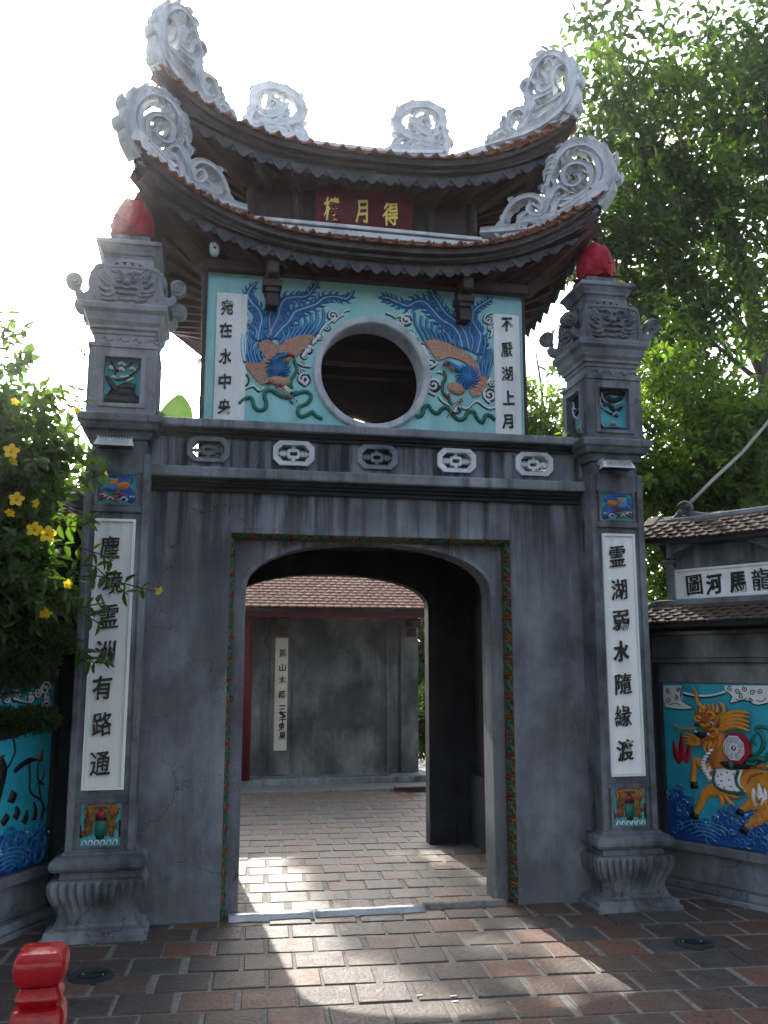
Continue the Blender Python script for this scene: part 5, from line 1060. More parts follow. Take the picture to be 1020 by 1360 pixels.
# sea
def sea(parent, F, u0, u1, v0, top, rows, seed, R=.055):
    q = random.Random(seed); mb = MB(); N = 40; P = [(u0,v0)]+[(u0+(u1-u0)*i/N, top(u0+(u1-u0)*i/N)) for i in range(N+1)]+[(u1,v0)]
    area = sum(P[i-1][0]*P[i][1]-P[i][0]*P[i-1][1] for i in range(len(P))); P = P if area > 0 else P[::-1]
    mb.plate(F, P, [], 0, .007); sb_ = mb.build('painted_sea', 'deepblue', parent)
    a, b, c = MB(), MB(), MB()
    for _ in range(rows):
        u = q.uniform(min(u0,u1)+.03, max(u0,u1)-.03); v = v0+.03+(top(u)-v0)*q.random()**.8*.98; r = R*q.uniform(.6,1.1); sg = q.choice((-1,1)); a0 = q.uniform(0,6)
        S_ = spiral(u, v, r, r*.2, 1.1, a0, sg); a.ribbon(F, S_, r*.34, .013, .006, 1); b.ribbon(F, [(x+.001,y+.002) for x,y in S_[2:2+len(S_)//3]], r*.12, .005, .013, 1)
        if q.random() < .08: c.dome(F, u+r, v+r*.5, .008, .006, .006, .016, 8)
    a.build('wave_curls', 'blue', sb_, 'stuff', smoothf=True); b.build('wave_highlights', 'vein', sb_, 'stuff'); c.build('foam_drops', 'white', sb_, 'stuff')
    d = MB()
    for k_ in range(3):
        u = min(u0,u1)+abs(u1-u0)*(.12+.33*k_)
        for j in range(5): r = .04+.022*j; d.ribbon(F, [(u+r*2.0*cos(t), v0+.01+r*1.1*sin(t)) for t in (2.6,2.1,1.6,1.1,.7)], .005, .005, .02, 3)
    d.build('wave_lines', 'skyblue', sb_, 'stuff')
sea(muR, Fm, -.07, 2.4, .358, lambda u: .60+.10*sin(u*9+2.2)+.05*sin(u*21), 300, 5, .040)
# ---- lotus mural on the left
FmL = Frame(FL_.o-FL_.N*.018, FL_.U); Fq_, zq, kq = FmL, zoomer(FmL, 0, 900, 4.862), 1/4.862/190
lt = paint(muL, 'lotus_leaves', 'black', [([(-60,900),(-10,720),(20,600),(0,520)],[90,80,70,40]),([(20,900),(40,930)],[60,70]),([(95,910),(110,870),(100,830)],[50,50,10]),([(150,940),(165,900),(172,850)],[50,44,8]),([(215,920),(225,860),(215,800)],[40,36,8]),([(262,930),(270,870),(280,810)],[20,26,6]),([(90,608),(130,570),(190,535),(240,530)],[26,30,34,10]),([(-20,380),(40,360),(120,350),(220,320)],[60,70,60,20]),([(60,760),(95,780)],[70,60])], .012)
paint(muL, 'lotus_stems', 'black', [([(185,540),(190,640),(195,740),(260,790),(290,860)],12),([(250,530),(240,600),(245,660),(280,690)],11),([(285,590),(275,650),(250,700),(265,780)],[8,14,8]),([(80,380),(95,470),(60,560),(20,610)],12),([(230,690),(262,672)],[6,10])], .01)
paint(muL, 'lotus_flower', 'red', [([(268,540),(262,505),(272,462)],[22,36,5])], .014); 
mural_clouds(muL, [(290,70,34,0,1),(240,95,26,1,-1),(290,190,30,0,1),(250,210,22,2,1),(200,130,22,1,1),(100,120,24,0,1),(40,130,24,1,-1),(300,130,22,1,1),(-40,120,26,1,1)], [([(60,120),(130,150),(200,160)],10)])
sea(muL, FmL, .07, -1.6, .358, lambda u: .56+.03*sin(u*14), 110, 6, .065)

# ================================================================ COURTYARD HALL beyond the passage
Y = 6.5; FH = front(Y)
hall = thing('courtyard_hall', 'low grey hall with clay tile roof seen through the archway', 'hall', (.6,Y,0))
MB().box(-3.2,1.83,Y,Y+1.8,.1,2.5).build('wall', 'hall', hall)
MB().box(1.60,1.845,Y-.045,Y-.001,.12,2.23).build('pilaster', 'hall', hall, bevel=.01)
MB().box(-.215,.06,Y-.05,Y-.001,.12,2.23).build('pilaster', 'hall', hall, bevel=.01)
MB().box(1.40,1.56,Y-.02,Y-.001,.12,2.23).build('pilaster', 'hall', hall, bevel=.006)
MB().box(-3.3,2.2,Y-.42,Y+2.0,-.01,.115).build('step', 'coping', hall, bevel=.01)
MB().box(-3.3,2.4,Y-.95,Y-.421,-.01,.035).build('lower_step', 'mortar', hall, bevel=.008)
MB().box(-3.3,2.75,Y-.62,Y-.54,2.20,2.31).build('fascia_board', 'lacquer', hall, bevel=.005)
MB().box(-3.3,2.7,Y-.5,Y+.0,2.30,2.33).build('eave_soffit', 'wood', hall)
for x in (-.06, 1.72):
    mb = MB(); mb.box(x-.06,x+.06,Y-.54,Y-.05,2.08,2.2); mb.box(x-.05,x+.05,Y-.3,Y-.05,1.96,2.08); mb.build('eave_bracket', 'woodred', hall, bevel=.02)
MB().tube([(-.56,Y-.45,.116),(-.56,Y-.45,2.2)], .075, 16).build('column', 'lacquer', hall, smoothf=True)
# roof slope and tiles
p0 = Vector((0,Y-.66,2.33)); p1 = Vector((0,Y+.9,3.22)); sl = (p1-p0)
mb = MB(); mb.add([(-3.4,*p0.yz),(2.8,*p0.yz),(2.8,*p1.yz),(-3.4,*p1.yz),(-3.4,p0.y,p0.z-.06),(2.8,p0.y,p0.z-.06),(2.8,p1.y,p1.z-.06),(-3.4,p1.y,p1.z-.06)], [(0,1,2,3),(7,6,5,4),(0,4,5,1),(1,5,6,2),(2,6,7,3),(3,7,4,0)])
rf = mb.build('roof', 'concrete_dark', hall); q = random.Random(3); base = []
for k_ in range(4):
    w_ = .060; L = .17; pr = [(-w_,0,0),(-w_*.5,-.022,.002),(0,-.032,.006+q.uniform(0,.004)),(w_*.5,-.022,.002),(w_,0,0),(w_,L,0),(-w_,L,0)]; n = 7; vs = [(x,y,z_+.016) for x,y,z_ in pr]+list(pr)
    me = bpy.data.meshes.new('roof_tile'); me.from_pydata(vs, [], [tuple(range(n)),tuple(range(2*n-1,n-1,-1))]+[(i,i+n,(i+1)%n+n,(i+1)%n) for i in range(n)]); me.materials.append(M['tile_hall']); base.append(me)
d_ = sl.normalized(); Z = Vector((1,0,0)).cross(d_); R3 = Matrix((Vector((1,0,0)),d_,Z)).transposed().to_4x4(); rest = MB(); cnt = 0; loc = hall.location
for r in range(int(sl.length/.088)):
    for i in range(52):
        x = -3.35+i*.12+(.06 if r%2 else 0)
        if x > 2.75: continue
        Mx = R3 @ Matrix.Rotation(q.uniform(-.03,.03),4,'Z') @ Matrix.Rotation(-.12+q.uniform(-.03,.03),4,'X'); Mx.translation = p0+d_*(.088*r-.02)+Vector((x,0,0))+Z*.012; me = q.choice(base)
        if -.65 < x < 2.1 and cnt < 280: o = bpy.data.objects.new('roof_tile', me); COL.objects.link(o); o.parent = rf; Mx.translation -= loc; o.matrix_basis = Mx; cnt += 1
        else: rest.add([Mx@v_.co for v_ in me.vertices], [tuple(p_.vertices) for p_ in me.polygons])
rest.build('roof_tiles', 'tile_hall', rf, 'stuff')
yp = Y-.05; o = None
Fh = front(yp)
vplaque(hall, Fh, -.155, .018, .44, 1.94, [(c, 360+a/8.5, 840+b/8.5) for c,a,b in (('孤',130,232),('山',128,395),('木',128,535),('蔭',128,700),('三',125,865),('、',128,925),('千',130,985),('鬼',120,1065),('果',128,1165))], m_='cream', cw=.095, ch_=.105, th=.004, d=.012)
# kerb and flat black sheet, painted dark in place of a sunken pit
pk = thing('planter_kerb', 'low brick kerb round a dark planting bed at the right of the courtyard', 'kerb', (1.9,5.1,0))
MB().box(1.30,2.9,5.40,5.54,-.006,.055).build('kerb', 'woodred', pk, bevel=.01); MB().box(1.30,1.42,4.9,5.399,-.006,.012).build('kerb', 'tile', pk, bevel=.004); MB().box(1.42,2.9,5.02,5.40,-.006,.010).build('soil', 'black', pk)  # black sheet paints the pit's darkness; rear kerb darkened with it
MB().box(1.30,2.9,5.38,5.56,.057,.075).build('kerb_cap', 'mortar', pk, bevel=.008)
lw = thing('garden_rail', 'low pale rail behind the hall at the right edge of the archway view', 'rail', (2.7,9,0)); MB().box(2.0,4.5,8.98,9.05,.12,.19).build('rail', 'coping', lw); 
for x in (2.1,3.1,4.1): MB().box(x-.04,x+.04,8.98,9.05,-.06,.119).build('post', 'coping', lw)

# ================================================================ small things on the paving
for x, y, lab in ((-1.655,-.91,'round in-ground light sunk in the paving behind the red post'),(1.685,-1.0,'round in-ground light sunk in the paving before the right pillar')):
    t = thing('ground_light', lab, 'ground light', (x,y,0), 'round lights set in the paving')
    MB().lathe([(.115,-.005),(.115,.010),(.105,.020),(.088,.024),(.078,.018),(.078,.006),(.077,.005)], 32, (x,y,0)).build('rim', 'concrete_dark', t, smoothf=True)
    MB().lathe([(.076,.004),(.076,.0085),(.001,.0095)], 24, (x,y,0)).build('lens', 'glass', t)
    mb = MB(); [mb.lathe([(.005,.009),(.004,.013),(.001,.014)], 8, (x+.06*cos(a),y+.06*sin(a),0)) for a in (0.3,2.4,4.5)]; mb.build('screws', 'metal', t, 'stuff')
bo = thing('bollard', 'glossy red carved wooden post at the lower left of the forecourt', 'bollard', (-1.5,-3.7,0))
def post_part(prof, nm, k_=4):   # rounded-square turned sections
    prof = smooth(prof, k_); mb = MB(); n = 32
    for r, z_ in prof:
        for i in range(n):
            t = 2*pi*i/n; c_, s_ = cos(t), sin(t); e = 1/(abs(c_)**6+abs(s_)**6)**(1/6); mb.v.append((-1.5+r*e*c_, -3.7+r*e*s_, z_))
    for i in range(len(prof)-1):
        for j in range(n): mb.f.append((i*n+j,i*n+(j+1)%n,(i+1)*n+(j+1)%n,(i+1)*n+j))
    mb.f.append(tuple(range(n))[::-1]); mb.f.append(tuple((len(prof)-1)*n+j for j in range(n))); o = mb.build(nm, 'bollard', bo, smoothf=True); m_ = o.modifiers.new('split', 'EDGE_SPLIT'); m_.split_angle = radians(35)
post_part([(.040,.858),(.052,.866),(.058,.882),(.0595,.900),(.057,.918),(.049,.932),(.047,.934)], 'head'); post_part([(.052,.832),(.052,.836),(.042,.8575)], 'collar', 1); post_part([(.042,.816),(.052,.8315)], 'collar', 1)
post_part([(.066,0),(.066,.06),(.060,.07),(.060,.795),(.054,.810),(.042,.8155)], 'shaft', 1)
for x, y, r_ in ((-.06,-1.50,.1),(.10,-1.54,-.2),(.09,-1.61,.3)):
    o = MB().box(x-.016,x+.016,y-.006,y+.006,.0085,.0095).build('paper_scrap', 'white'); tag(o, {.1:'leftmost of three tiny white paper scraps on the paving',-.2:'upper right of three tiny white paper scraps on the paving',.3:'nearest of three tiny white paper scraps on the paving'}[r_], 'paper scrap', 'paper scraps on the paving')
# leaning pole
t = thing('pole', 'thin pale pole slanting up behind the tiled screen wall, in front of the trees', 'pole', (3.2,1.5,0)); MB().tube([(3.22,1.5,3.02),(3.5,1.5,3.28),(3.85,1.5,3.58),(4.2,1.5,3.95),(4.7,1.5,4.55)], [.016]*5, 8).build('shaft', 'pole', t, smoothf=True); MB().tube([(3.22,1.5,-.05),(3.22,1.5,3.03)], .02, 8).build('stand', 'bark', t)
# ================================================================ VEGETATION
import numpy as np
def leaf_mesh(name, pos, dirs, nrm, ln, wd, m_, parent, fold=.25, kind=None):
    """six-vertex folded leaves: arrays of base point, direction, normal, length, width"""
    n = len(pos); d = dirs/np.linalg.norm(dirs, axis=1)[:,None]; s = np.cross(d, nrm); s /= (np.linalg.norm(s, axis=1)[:,None]+1e-9); u = np.cross(s, d)
    ln = ln[:,None]; wd = wd[:,None]
    V = np.empty((n,6,3))
    V[:,0] = pos; V[:,1] = pos+d*ln*.35+s*wd*.5+u*wd*fold; V[:,2] = pos+d*ln*.75+s*wd*.36+u*wd*fold*.6-u*ln*.05; V[:,3] = pos+d*ln-u*ln*.15
    V[:,4] = pos+d*ln*.75-s*wd*.36+u*wd*fold*.6-u*ln*.05; V[:,5] = pos+d*ln*.35-s*wd*.5+u*wd*fold
    off = np.array([0,0,0.]); p = parent
    while p is not None: off += np.array(p.location); p = p.parent
    V -= off
    F = np.array([[0,1,2,3],[0,3,4,5]])[None]+np.arange(n)[:,None,None]*6
    me = bpy.data.meshes.new(name); me.vertices.add(n*6); me.vertices.foreach_set('co', V.ravel()); me.loops.add(n*8); me.loops.foreach_set('vertex_index', F.ravel().astype(np.int32))
    me.polygons.add(n*2); me.polygons.foreach_set('loop_start', np.arange(0,n*8,4,dtype=np.int32)); me.polygons.foreach_set('loop_total', np.full(n*2,4,dtype=np.int32)); me.update(calc_edges=True); me.materials.append(M[m_])
    o = bpy.data.objects.new(name, me); COL.objects.link(o); o.parent = parent
    if kind: o['kind'] = kind
    return o
def sprays(rg, blobs, n_twig, leaves, twig_len, ln, wd, droop=.3):
    """leaves set along short twigs scattered through ellipsoid blobs (x,y,z,rx,ry,rz,weight)"""
    P, D, Nn, L, Wd, tw = [], [], [], [], [], []
    wts = np.array([b[6] for b in blobs]); wts = wts/wts.sum()
    for bi, b in enumerate(blobs):
        k = int(n_twig*wts[bi]); c = np.array(b[:3]); r = np.array(b[3:6])
        dd = rg.normal(size=(k,3)); dd /= np.linalg.norm(dd,axis=1)[:,None]; rad = rg.random(k)**(1/2.2); start = c+dd*r*rad[:,None]
        for i in range(k):
            t = dd[i]*.7+rg.normal(size=3)*.6; t[2] -= droop*.3; t /= np.linalg.norm(t); s0 = start[i]; tw.append((s0, s0+t*twig_len))
            a = np.cross(t,[0,0,1.]); a /= np.linalg.norm(a)+1e-9; bb = np.cross(t,a); m_ = leaves
            for j in range(m_):
                f = (j+.5)/m_; ph = j*2.4+i; side = a*cos(ph)+bb*sin(ph); d = t*.55+side*.8; d[2] -= droop*rg.random()
                P.append(s0+t*twig_len*f); D.append(d); nn = rg.normal(size=3)*.5; nn[2] += 1; Nn.append(nn); sc = rg.uniform(.65,1.2); L.append(ln*sc); Wd.append(wd*sc)
    return np.array(P), np.array(D), np.array(Nn), np.array(L), np.array(Wd), tw
def limb(mb, pts, r0, r1, n=8):
    P = smooth([tuple(p) for p in pts], 5); N = len(P); mb.tube(P, [r0+(r1-r0)*i/(N-1) for i in range(N)], n)
def tree(name, label, base, trunk, limbs, layers, group='trees behind the wall', seed=1, twigs=True):
    t = thing(name, label, 'tree', base, group); rg = np.random.default_rng(seed)
    mb = MB(); limb(mb, trunk[0], trunk[1], trunk[2], 12); mb.build('trunk', 'bark', t, smoothf=True)
    for pts, r0, r1 in limbs: mb = MB(); limb(mb, pts, r0, r1); mb.build('limb', 'bark', t, smoothf=True)
    tm = MB()
    for nm, m_, blobs, n_tw, lv, tl, ln, wd in layers:
        P, D, Nn, L, Wd, tw = sprays(rg, blobs, n_tw, lv, tl, ln, wd); leaf_mesh(nm, P, D, Nn, L, Wd, m_, t)
        for a, b in tw[::3]: tm.tube([tuple(a), tuple(b)], [.006,.002], 3, False)
    tm.build('twigs', 'bark', t, 'stuff'); return t
rngb = random.Random(21)
def cloud_of(c, r, n, rb, q=rngb):
    out = []
    for _ in range(n):
        d = Vector((q.gauss(0,1),q.gauss(0,1),q.gauss(0,1))).normalized()*q.random()**.45; s = q.uniform(.6,1.25)
        out.append((c[0]+d.x*r[0], c[1]+d.y*r[1], c[2]+d.z*r[2], rb*s, rb*s, rb*s*.75, s**2))
    return out
# tall dark tree right rear
tree('broadleaf_tree', 'tall dark green tree filling the upper right corner above the tiled screen wall', (5.2,4.6,-.06),
     ([(6.9,4.8,-.1),(6.8,4.7,2.5),(6.4,4.5,4.6),(5.9,4.2,6.4),(5.4,4.0,8.0)], .24, .07),
     [([(6.3,4.4,5.0),(5.6,4.0,5.9),(4.8,3.6,6.3),(3.9,3.4,6.9)],.09,.02),([(6.0,4.2,6.0),(5.2,3.8,7.3),(4.4,3.5,8.6)],.07,.015),([(6.5,4.5,4.4),(5.9,3.9,5.1),(5.4,3.6,5.15),(4.6,3.4,5.6)],.07,.015),([(5.9,4.2,6.4),(6.3,3.6,7.6),(6.5,3.4,9.0)],.06,.015),([(5.4,4.0,5.6),(4.6,3.6,5.9),(3.7,3.5,6.05)],.035,.008)],
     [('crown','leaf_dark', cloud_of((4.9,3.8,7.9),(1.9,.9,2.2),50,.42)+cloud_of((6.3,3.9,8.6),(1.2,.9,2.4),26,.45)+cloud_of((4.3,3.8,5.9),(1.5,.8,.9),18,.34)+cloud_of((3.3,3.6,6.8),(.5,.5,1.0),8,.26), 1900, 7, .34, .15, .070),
      ('sunlit_crown','leaf_mid', cloud_of((4.2,3.5,8.2),(1.3,.6,1.6),14,.34)+cloud_of((5.3,3.6,6.4),(1.5,.7,1.1),14,.34), 460, 7, .30, .14, .064)], seed=2)  # second layer: sunlight on the crown painted as lighter leaf colour
# bright lower tree nearer behind the wall
tree('young_tree', 'bright yellow green tree growing close behind the tiled screen wall', (4.2,2.6,-.06),
     ([(4.3,2.9,-.1),(4.25,2.8,1.6),(4.1,2.7,3.0),(3.9,2.6,4.6)], .10, .03),
     [([(4.2,2.8,2.2),(3.7,2.6,3.3),(3.2,2.5,4.3)],.04,.01),([(4.1,2.7,2.8),(4.6,2.5,4.0),(4.9,2.4,5.2)],.045,.01),([(4.2,2.8,1.9),(3.6,2.5,2.5),(3.0,2.4,3.0)],.035,.008)],
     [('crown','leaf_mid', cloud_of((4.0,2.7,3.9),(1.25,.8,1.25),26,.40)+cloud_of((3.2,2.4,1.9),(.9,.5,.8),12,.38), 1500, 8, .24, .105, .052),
      ('sunlit_crown','leaf_bright', cloud_of((3.7,2.3,3.5),(1.2,.5,1.1),24,.34)+cloud_of((4.8,2.4,4.2),(.8,.5,1.2),12,.34), 1500, 8, .22, .10, .050)], seed=5)  # brighter leaf colour imitates sun on this layer
# tree glimpsed between roof and right pillar
tree('slender_tree', 'light green tree glimpsed between the pavilion and the right pillar', (3.0,5.2,-.06),
     ([(3.2,5.6,-.1),(3.1,5.5,2.5),(2.9,5.4,4.6),(2.6,5.3,5.8)], .10, .03),
     [([(3.0,5.5,3.6),(3.3,5.2,4.8),(3.2,5.1,5.8)],.04,.01),([(2.95,5.4,4.2),(2.5,5.2,5.1),(2.35,5.1,5.9)],.035,.008)],
     [('crown','leaf_mid', cloud_of((2.95,5.2,4.6),(.75,.6,1.1),18,.34), 620, 8, .22, .11, .045), ('sunlit_crown','leaf_bright', cloud_of((2.9,4.9,4.3),(.7,.4,1.1),14,.3), 520, 8, .2, .10, .045)], seed=8)  # sunlit look comes from the brighter leaf colour
# garden behind the hall and left
tree('garden_tree', 'dark leafy tree behind the courtyard hall, seen at the right edge of the archway', (3.4,10.5,-.06),
     ([(3.2,10.8,-.1),(3.2,10.7,1.6),(3.3,10.6,3.0)], .10, .04), [([(3.2,10.7,1.4),(2.8,10.3,2.2)],.04,.01)],
     [('crown','leaf_dark', cloud_of((3.1,10.0,1.6),(1.1,.6,1.4),22,.45)+cloud_of((2.7,8.3,.75),(.5,.3,.7),12,.3), 1500, 8, .25, .13, .06)], seed=12)
tree('backdrop_tree', 'leafy tree behind the left screen wall, glimpsed between the flowering shrub and the left pillar', (-3.2,2.2,-.06),
     ([(-3.2,2.6,-.1),(-3.2,2.5,1.2),(-3.0,2.4,2.6)], .08, .03), [([(-3.1,2.5,1.6),(-2.7,2.3,2.6)],.03,.01)],
     [('crown','leaf_mid', cloud_of((-2.8,2.2,2.6),(.8,.4,1.0),18,.34), 900, 8, .22, .10, .05), ('lower_crown','leaf_dark', cloud_of((-2.7,2.0,1.6),(.8,.4,.9),14,.34), 700, 8, .22, .10, .05)], group=None, seed=31)
# flowering shrub on the left
sh = thing('flowering_shrub', 'dense green shrub with yellow trumpet flowers spilling over the left pillar', 'shrub', (-2.5,-.9,-.06)); rg = np.random.default_rng(4)
mb = MB()
for pts, r0 in (([(-2.55,-.9,-.1),(-2.6,-.95,1.0),(-2.5,-1.0,1.9),(-2.3,-.95,2.6)],.03),([(-2.5,-.85,-.1),(-2.35,-.9,1.2),(-2.2,-.9,2.2),(-2.0,-.8,2.9)],.025),([(-2.6,-.9,-.1),(-2.8,-1.0,1.6),(-2.7,-1.0,2.9),(-2.5,-1.0,3.7)],.025)): limb(mb, pts, r0, .006)
mb.build('stems', 'bark', sh, 'stuff', smoothf=True)
B_ = cloud_of((-2.42,-.85,2.50),(.55,.35,.72),30,.22)+cloud_of((-2.25,-.75,2.0),(.42,.3,.35),12,.18)+cloud_of((-3.5,-2.1,2.2),(.75,.6,.8),22,.26)+cloud_of((-2.95,-1.1,1.2),(.3,.35,.9),12,.2)  # outlying clumps added out of view to shade the left wall
P, D, Nn, L, Wd, tw = sprays(rg, B_, 1500, 8, .15, .085, .044); leaf_mesh('foliage', P, D, Nn, L, Wd, 'leaf_bush', sh)
B_ = cloud_of((-2.35,-1.0,2.65),(.5,.2,.42),14,.16); P, D, Nn, L, Wd, tw = sprays(rg, B_, 260, 8, .14, .08, .042); leaf_mesh('foliage', P, D, Nn, L, Wd, 'leaf_mid', sh)
# loose sprigs: towards the pillar, and up into the sky
tips = MB(); Ps, Ds, Ns, Ls, Ws = [], [], [], [], []
def sprig(path, n=7, ln=.075, w_=.032, seed=0):
    q = random.Random(seed*7+1); S_ = smooth(path, 4); tips.tube(S_, [.004]*len(S_), 5, False)
    for i in range(n):
        k_ = int((i+.8)/(n+.3)*(len(S_)-1)); p = Vector(S_[k_]); t = (Vector(S_[min(k_+1,len(S_)-1)])-Vector(S_[max(0,k_-1)])).normalized(); a = t.cross(Vector((0,1,0))); a = a.normalized() if a.length > .1 else Vector((1,0,0))
        for sg in (-1,1):
            Ps.append(tuple(p)); d = t*.5+a*sg*.8+Vector((q.uniform(-.3,.3),q.uniform(-.5,.5),q.uniform(-.5,.1))); Ds.append(tuple(d)); Ns.append((q.uniform(-.5,.5),q.uniform(-1,0),1)); s_ = q.uniform(.7,1.2); Ls.append(ln*s_); Ws.append(w_*s_)
FS = front(-.75); sp = lambda L, y=-.75: [tuple(front(y).to(*front(y).px(a,b))) for a,b in L]
for i, L_ in enumerate(([(60,720),(95,725),(130,735),(150,745)],[(50,790),(90,770),(130,765),(165,775),(205,785)],[(90,760),(120,750),(145,770),(170,790)],[(40,800),(80,800),(110,815),(135,830)],[(60,840),(95,850),(115,880)],[(90,655),(120,635),(140,630)],[(60,690),(100,700),(125,690)],[(0,560),(40,545),(70,535)],[(30,580),(60,550),(90,530),(100,515)],[(0,560),(10,520),(5,480)],[(0,500),(5,450),(8,410)],[(-10,470),(20,440),(35,440)],[(-10,430),(15,455),(30,480)],[(0,600),(45,560),(80,545)],[(70,580),(95,560),(108,530)],[(100,860),(125,880),(140,875)],[(20,620),(60,600),(100,590)],[(-10,540),(10,530),(20,560)],[(80,810),(115,805),(140,800)],[(30,530),(60,515),(75,530)])): sprig(sp(L_, -.62 if i in (0,1,2,3,4,18,15) else -.85), 6, .082, .036, i)
tips.build('sprig_stems', 'bark', sh, 'stuff'); leaf_mesh('sprig_leaves', np.array(Ps), np.array(Ds), np.array(Ns), np.array(Ls), np.array(Ws), 'leaf_mid', sh)
def flower(px, py, y, sz, face, parent):
    c = front(y).to(*front(y).px(px,py)); n = Vector(face).normalized(); a = n.cross(Vector((0,0,1))).normalized(); b = a.cross(n); mb = MB()
    for i in range(5):
        t = 2*pi*i/5+.4; rows = [(.12,.16,-.0),(.35,.30,.22),(.62,.52,.34),(.86,.42,.34),(1.0,.14,.28)]; k_ = len(mb.v)
        for r, w_, up in rows:
            for s_ in (-1,0,1):
                ang = t+s_*w_/max(.2,r)*.75; mb.v.append(tuple(c+(a*cos(ang)+b*sin(ang))*sz*r+n*sz*(up-.02*abs(s_)*0-(.06 if s_ == 0 else 0))))
        for r in range(4):
            for s_ in range(2): q_ = k_+r*3+s_; mb.f.append((q_,q_+1,q_+4,q_+3))
    o = mb.build('flower', 'petal', parent, smoothf=True)
    mb = MB(); mb.tube([tuple(c-n*sz*1.0),tuple(c-n*sz*.3),tuple(c+n*sz*.12)], [sz*.07,sz*.12,sz*.2], 8, False); mb.build('flower_tube', 'petal', o, smoothf=True)
    mb = MB(); mb.tube([tuple(c+n*sz*.02),tuple(c+n*sz*.14)], sz*.11, 8); mb.build('flower_throat', 'orange', o)
for px, py, y, sz, fc in ((15,600,-1.15,.052,(.2,-1,.1)),(18,612,-1.1,.035,(-.3,-.6,-1)),(22,664,-1.15,.05,(.1,-1,.2)),(14,680,-1.12,.035,(-.2,-.7,-.8)),(46,668,-1.05,.034,(.9,-.5,-.3)),(46,704,-1.15,.052,(-.1,-1,.3)),(63,710,-1.13,.056,(.2,-1,0)),(139,631,-.62,.034,(.95,-.3,.1)),(60,813,-.9,.046,(.2,-.7,-.8)),(89,776,-.85,.036,(.5,-.7,.1)),(210,784,-.62,.036,(.7,-.6,-.5)),(19,534,-.95,.03,(.5,-.7,.2)),(102,544,-.9,.026,(.3,-.7,-.6))): flower(px, py, y-.22 if y < -.7 else y, sz*.80, fc, sh)
# dark bonsai conifer in front of the left screen wall
bz = thing('bonsai_tree', 'dark clipped bonsai conifer in front of the left screen wall', 'bonsai', (-2.6,-.75,-.06)); mb = MB()
limb(mb, [(-2.6,-.7,-.08),(-2.5,-.75,.4),(-2.45,-.8,.8),(-2.35,-.85,1.15),(-2.25,-.9,1.45)], .05, .02); mb.build('trunk', 'bark', bz, smoothf=True)
mb = MB(); limb(mb, [(-2.45,-.8,.8),(-2.3,-.85,1.0),(-2.15,-.9,1.12)], .022, .008); mb.build('limb', 'bark', bz, smoothf=True)
rg = np.random.default_rng(9)
for px, py, rx, rz in ((8,832,.17,.11),(45,880,.13,.09),(10,900,.17,.09),(12,960,.17,.07),(48,955,.11,.055),(75,850,.10,.07)):
    c = front(-.85).to(*front(-.85).px(px,py)); P, D, Nn, L, Wd, tw = sprays(rg, [(c.x,c.y,c.z,rx,.13,rz,1)], 420, 7, .035, .026, .007, 0); D[:,2] += .4; leaf_mesh('foliage_pad', P, D, Nn, L, Wd, 'needle', bz)
# big leaf plant behind the left ledge
bp_ = thing('taro_plant', 'large pale green leaf standing behind the parapet left of the pavilion', 'plant', (-1.45,2.6,-.06)); 
for cx, cz, r, tl, lab in ((-1.46,3.93,.17,.1,0),(-1.60,3.86,.12,-.3,0)):
    mb = MB(); rows, cols = 10, 8; 
    for i in range(rows+1):
        t = i/rows; ww = r*1.25*sin(pi*min(.98,.10+t*.9))**.7
        for j in range(cols+1): s_ = -1+2*j/cols; mb.v.append((cx+s_*ww*.75+(t-.5)*tl*.6, 2.6-.05*(1-abs(s_))-.06*t, cz-r*1.2+t*r*2.4+.02*abs(s_)))
    for i in range(rows):
        for j in range(cols): a = i*(cols+1)+j; mb.f.append((a,a+1,a+cols+2,a+cols+1))
    mb.build('leaf', 'leaf_dark', bp_, smoothf=True); MB().tube([(cx,2.62,-.06),(cx+.03,2.62,2),(cx,2.6,cz-r*1.1)], [.03,.022,.012], 8).build('stem', 'leaf_mid', bp_, smoothf=True)
# small weeds on the ledges
for i, (px, py, y) in enumerate(((765,577,-.1),(118,430,-.25),(110,465,-.2))):
    wv = front(y).to(*front(y).px(px,py)); wd_ = thing('weed', ['tuft of weed growing on the coping beside the right pillar','weed hanging from the left pillar capital','weed sprig on the left edge of the left pillar box'][i], 'weed', tuple(wv), 'weeds rooted in the masonry')
    P, D, Nn, L, Wd, tw = sprays(rg, [(wv.x,wv.y,wv.z,.05 if i == 0 else .02,.03,.012 if i == 0 else .035,1)], 9 if i == 0 else 4, 5, .03, .035, .014, .1); leaf_mesh('leaves', P, D, Nn, L, Wd, 'leaf_mid', wd_)

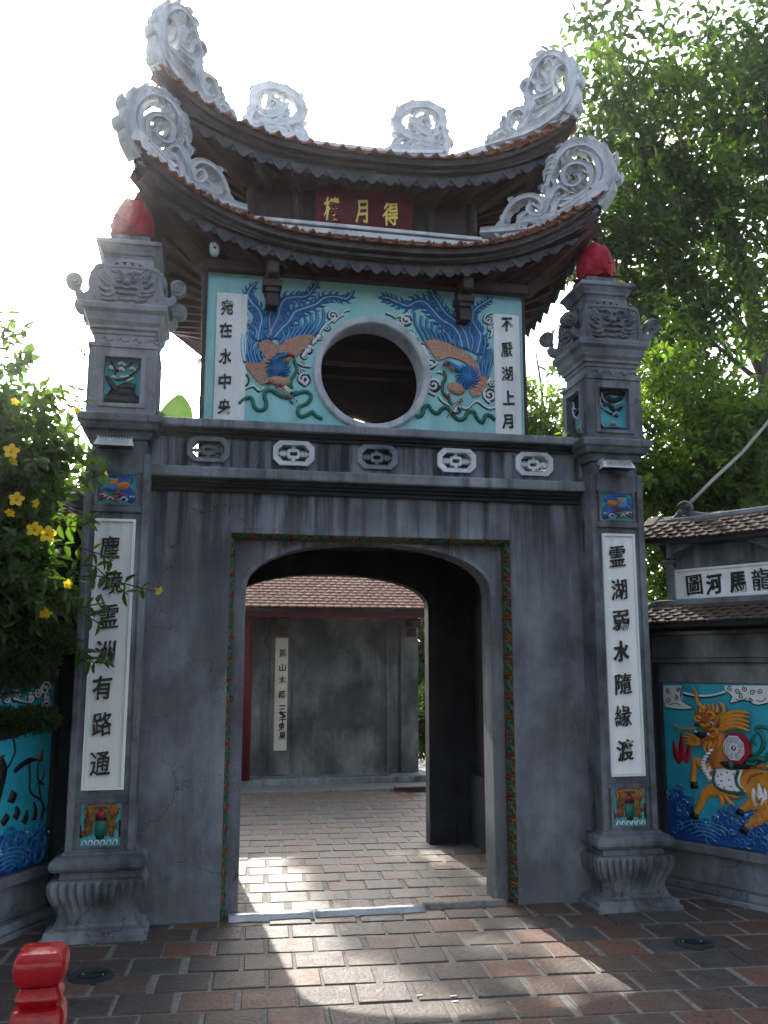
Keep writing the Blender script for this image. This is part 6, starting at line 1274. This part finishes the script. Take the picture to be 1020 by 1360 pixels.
tree('garden_tree', 'tall slender tree in the garden beyond the hall, hidden behind the pavilion', (-.4,14.6,-.06),
     ([(-.4,14.6,-.1),(-.35,14.5,3),(-.5,14.4,6),(-.6,14.2,8.6)], .14, .03), [([(-.45,14.4,6.2),(-.1,14.1,7.2),(.1,13.9,8.0)],.04,.01),([(-.5,14.4,6.6),(-.8,14.1,7.6),(-.9,14.0,8.2)],.03,.01)],
     [('crown','leaf_dark', cloud_of((-.72,14,8.2),(.60,.6,.95),22,.24), 400, 8, .24, .15, .07)], seed=77)  # tree added out of sight to dapple sun through the arch
# unseen broad trees added round the forecourt to block low sky and darken walls
for i, (x, y, h_, r) in enumerate(((-4.5,-13,5.2,2.6),(.5,-15,5.8,3.0),(5.5,-13,5.4,2.8),(-8,-9,5.0,2.4),(9,-8.5,5.2,2.5))):
    q = random.Random(i+40)
    tree('forecourt_tree', ['spreading tree at the rear left of the forecourt, behind the visitor','tallest spreading tree straight behind the visitor','spreading tree at the rear right of the forecourt','spreading tree at the far left edge of the forecourt','spreading tree at the far right edge of the forecourt'][i], (x,y,-.06),
         ([(x,y,-.1),(x+.1,y,1.4),(x-.1,y+.1,2.6),(x,y,h_-.5)], .22, .08), [([(x,y,2.2),(x+1.0,y+.4,3.3),(x+1.7,y+.6,4.4)],.09,.03),([(x,y,2.5),(x-1.0,y+.2,3.6),(x-1.6,y+.5,4.6)],.09,.03)],
         [('crown','leaf_dark', cloud_of((x,y,h_),(r,r*.7,r*.75),22,.85,q), 1300, 7, .5, .34, .20)], group='trees round the forecourt', seed=60+i)

# ================================================================ HAZE
hm = bpy.data.materials.new('haze_air'); hm.use_nodes = True; n_ = hm.node_tree.nodes; n_.clear(); vo = n_.new('ShaderNodeVolumePrincipled'); vo.inputs['Color'].default_value = (.95,.96,1,1); vo.inputs['Density'].default_value = .0017; vo.inputs['Anisotropy'].default_value = .92
ou = n_.new('ShaderNodeOutputMaterial'); hm.node_tree.links.new(vo.outputs[0], ou.inputs['Volume'])
hb_ = MB().box(-57,57,-32,62,-1.3,12.5).build('haze', hm); hb_['kind'] = 'stuff'
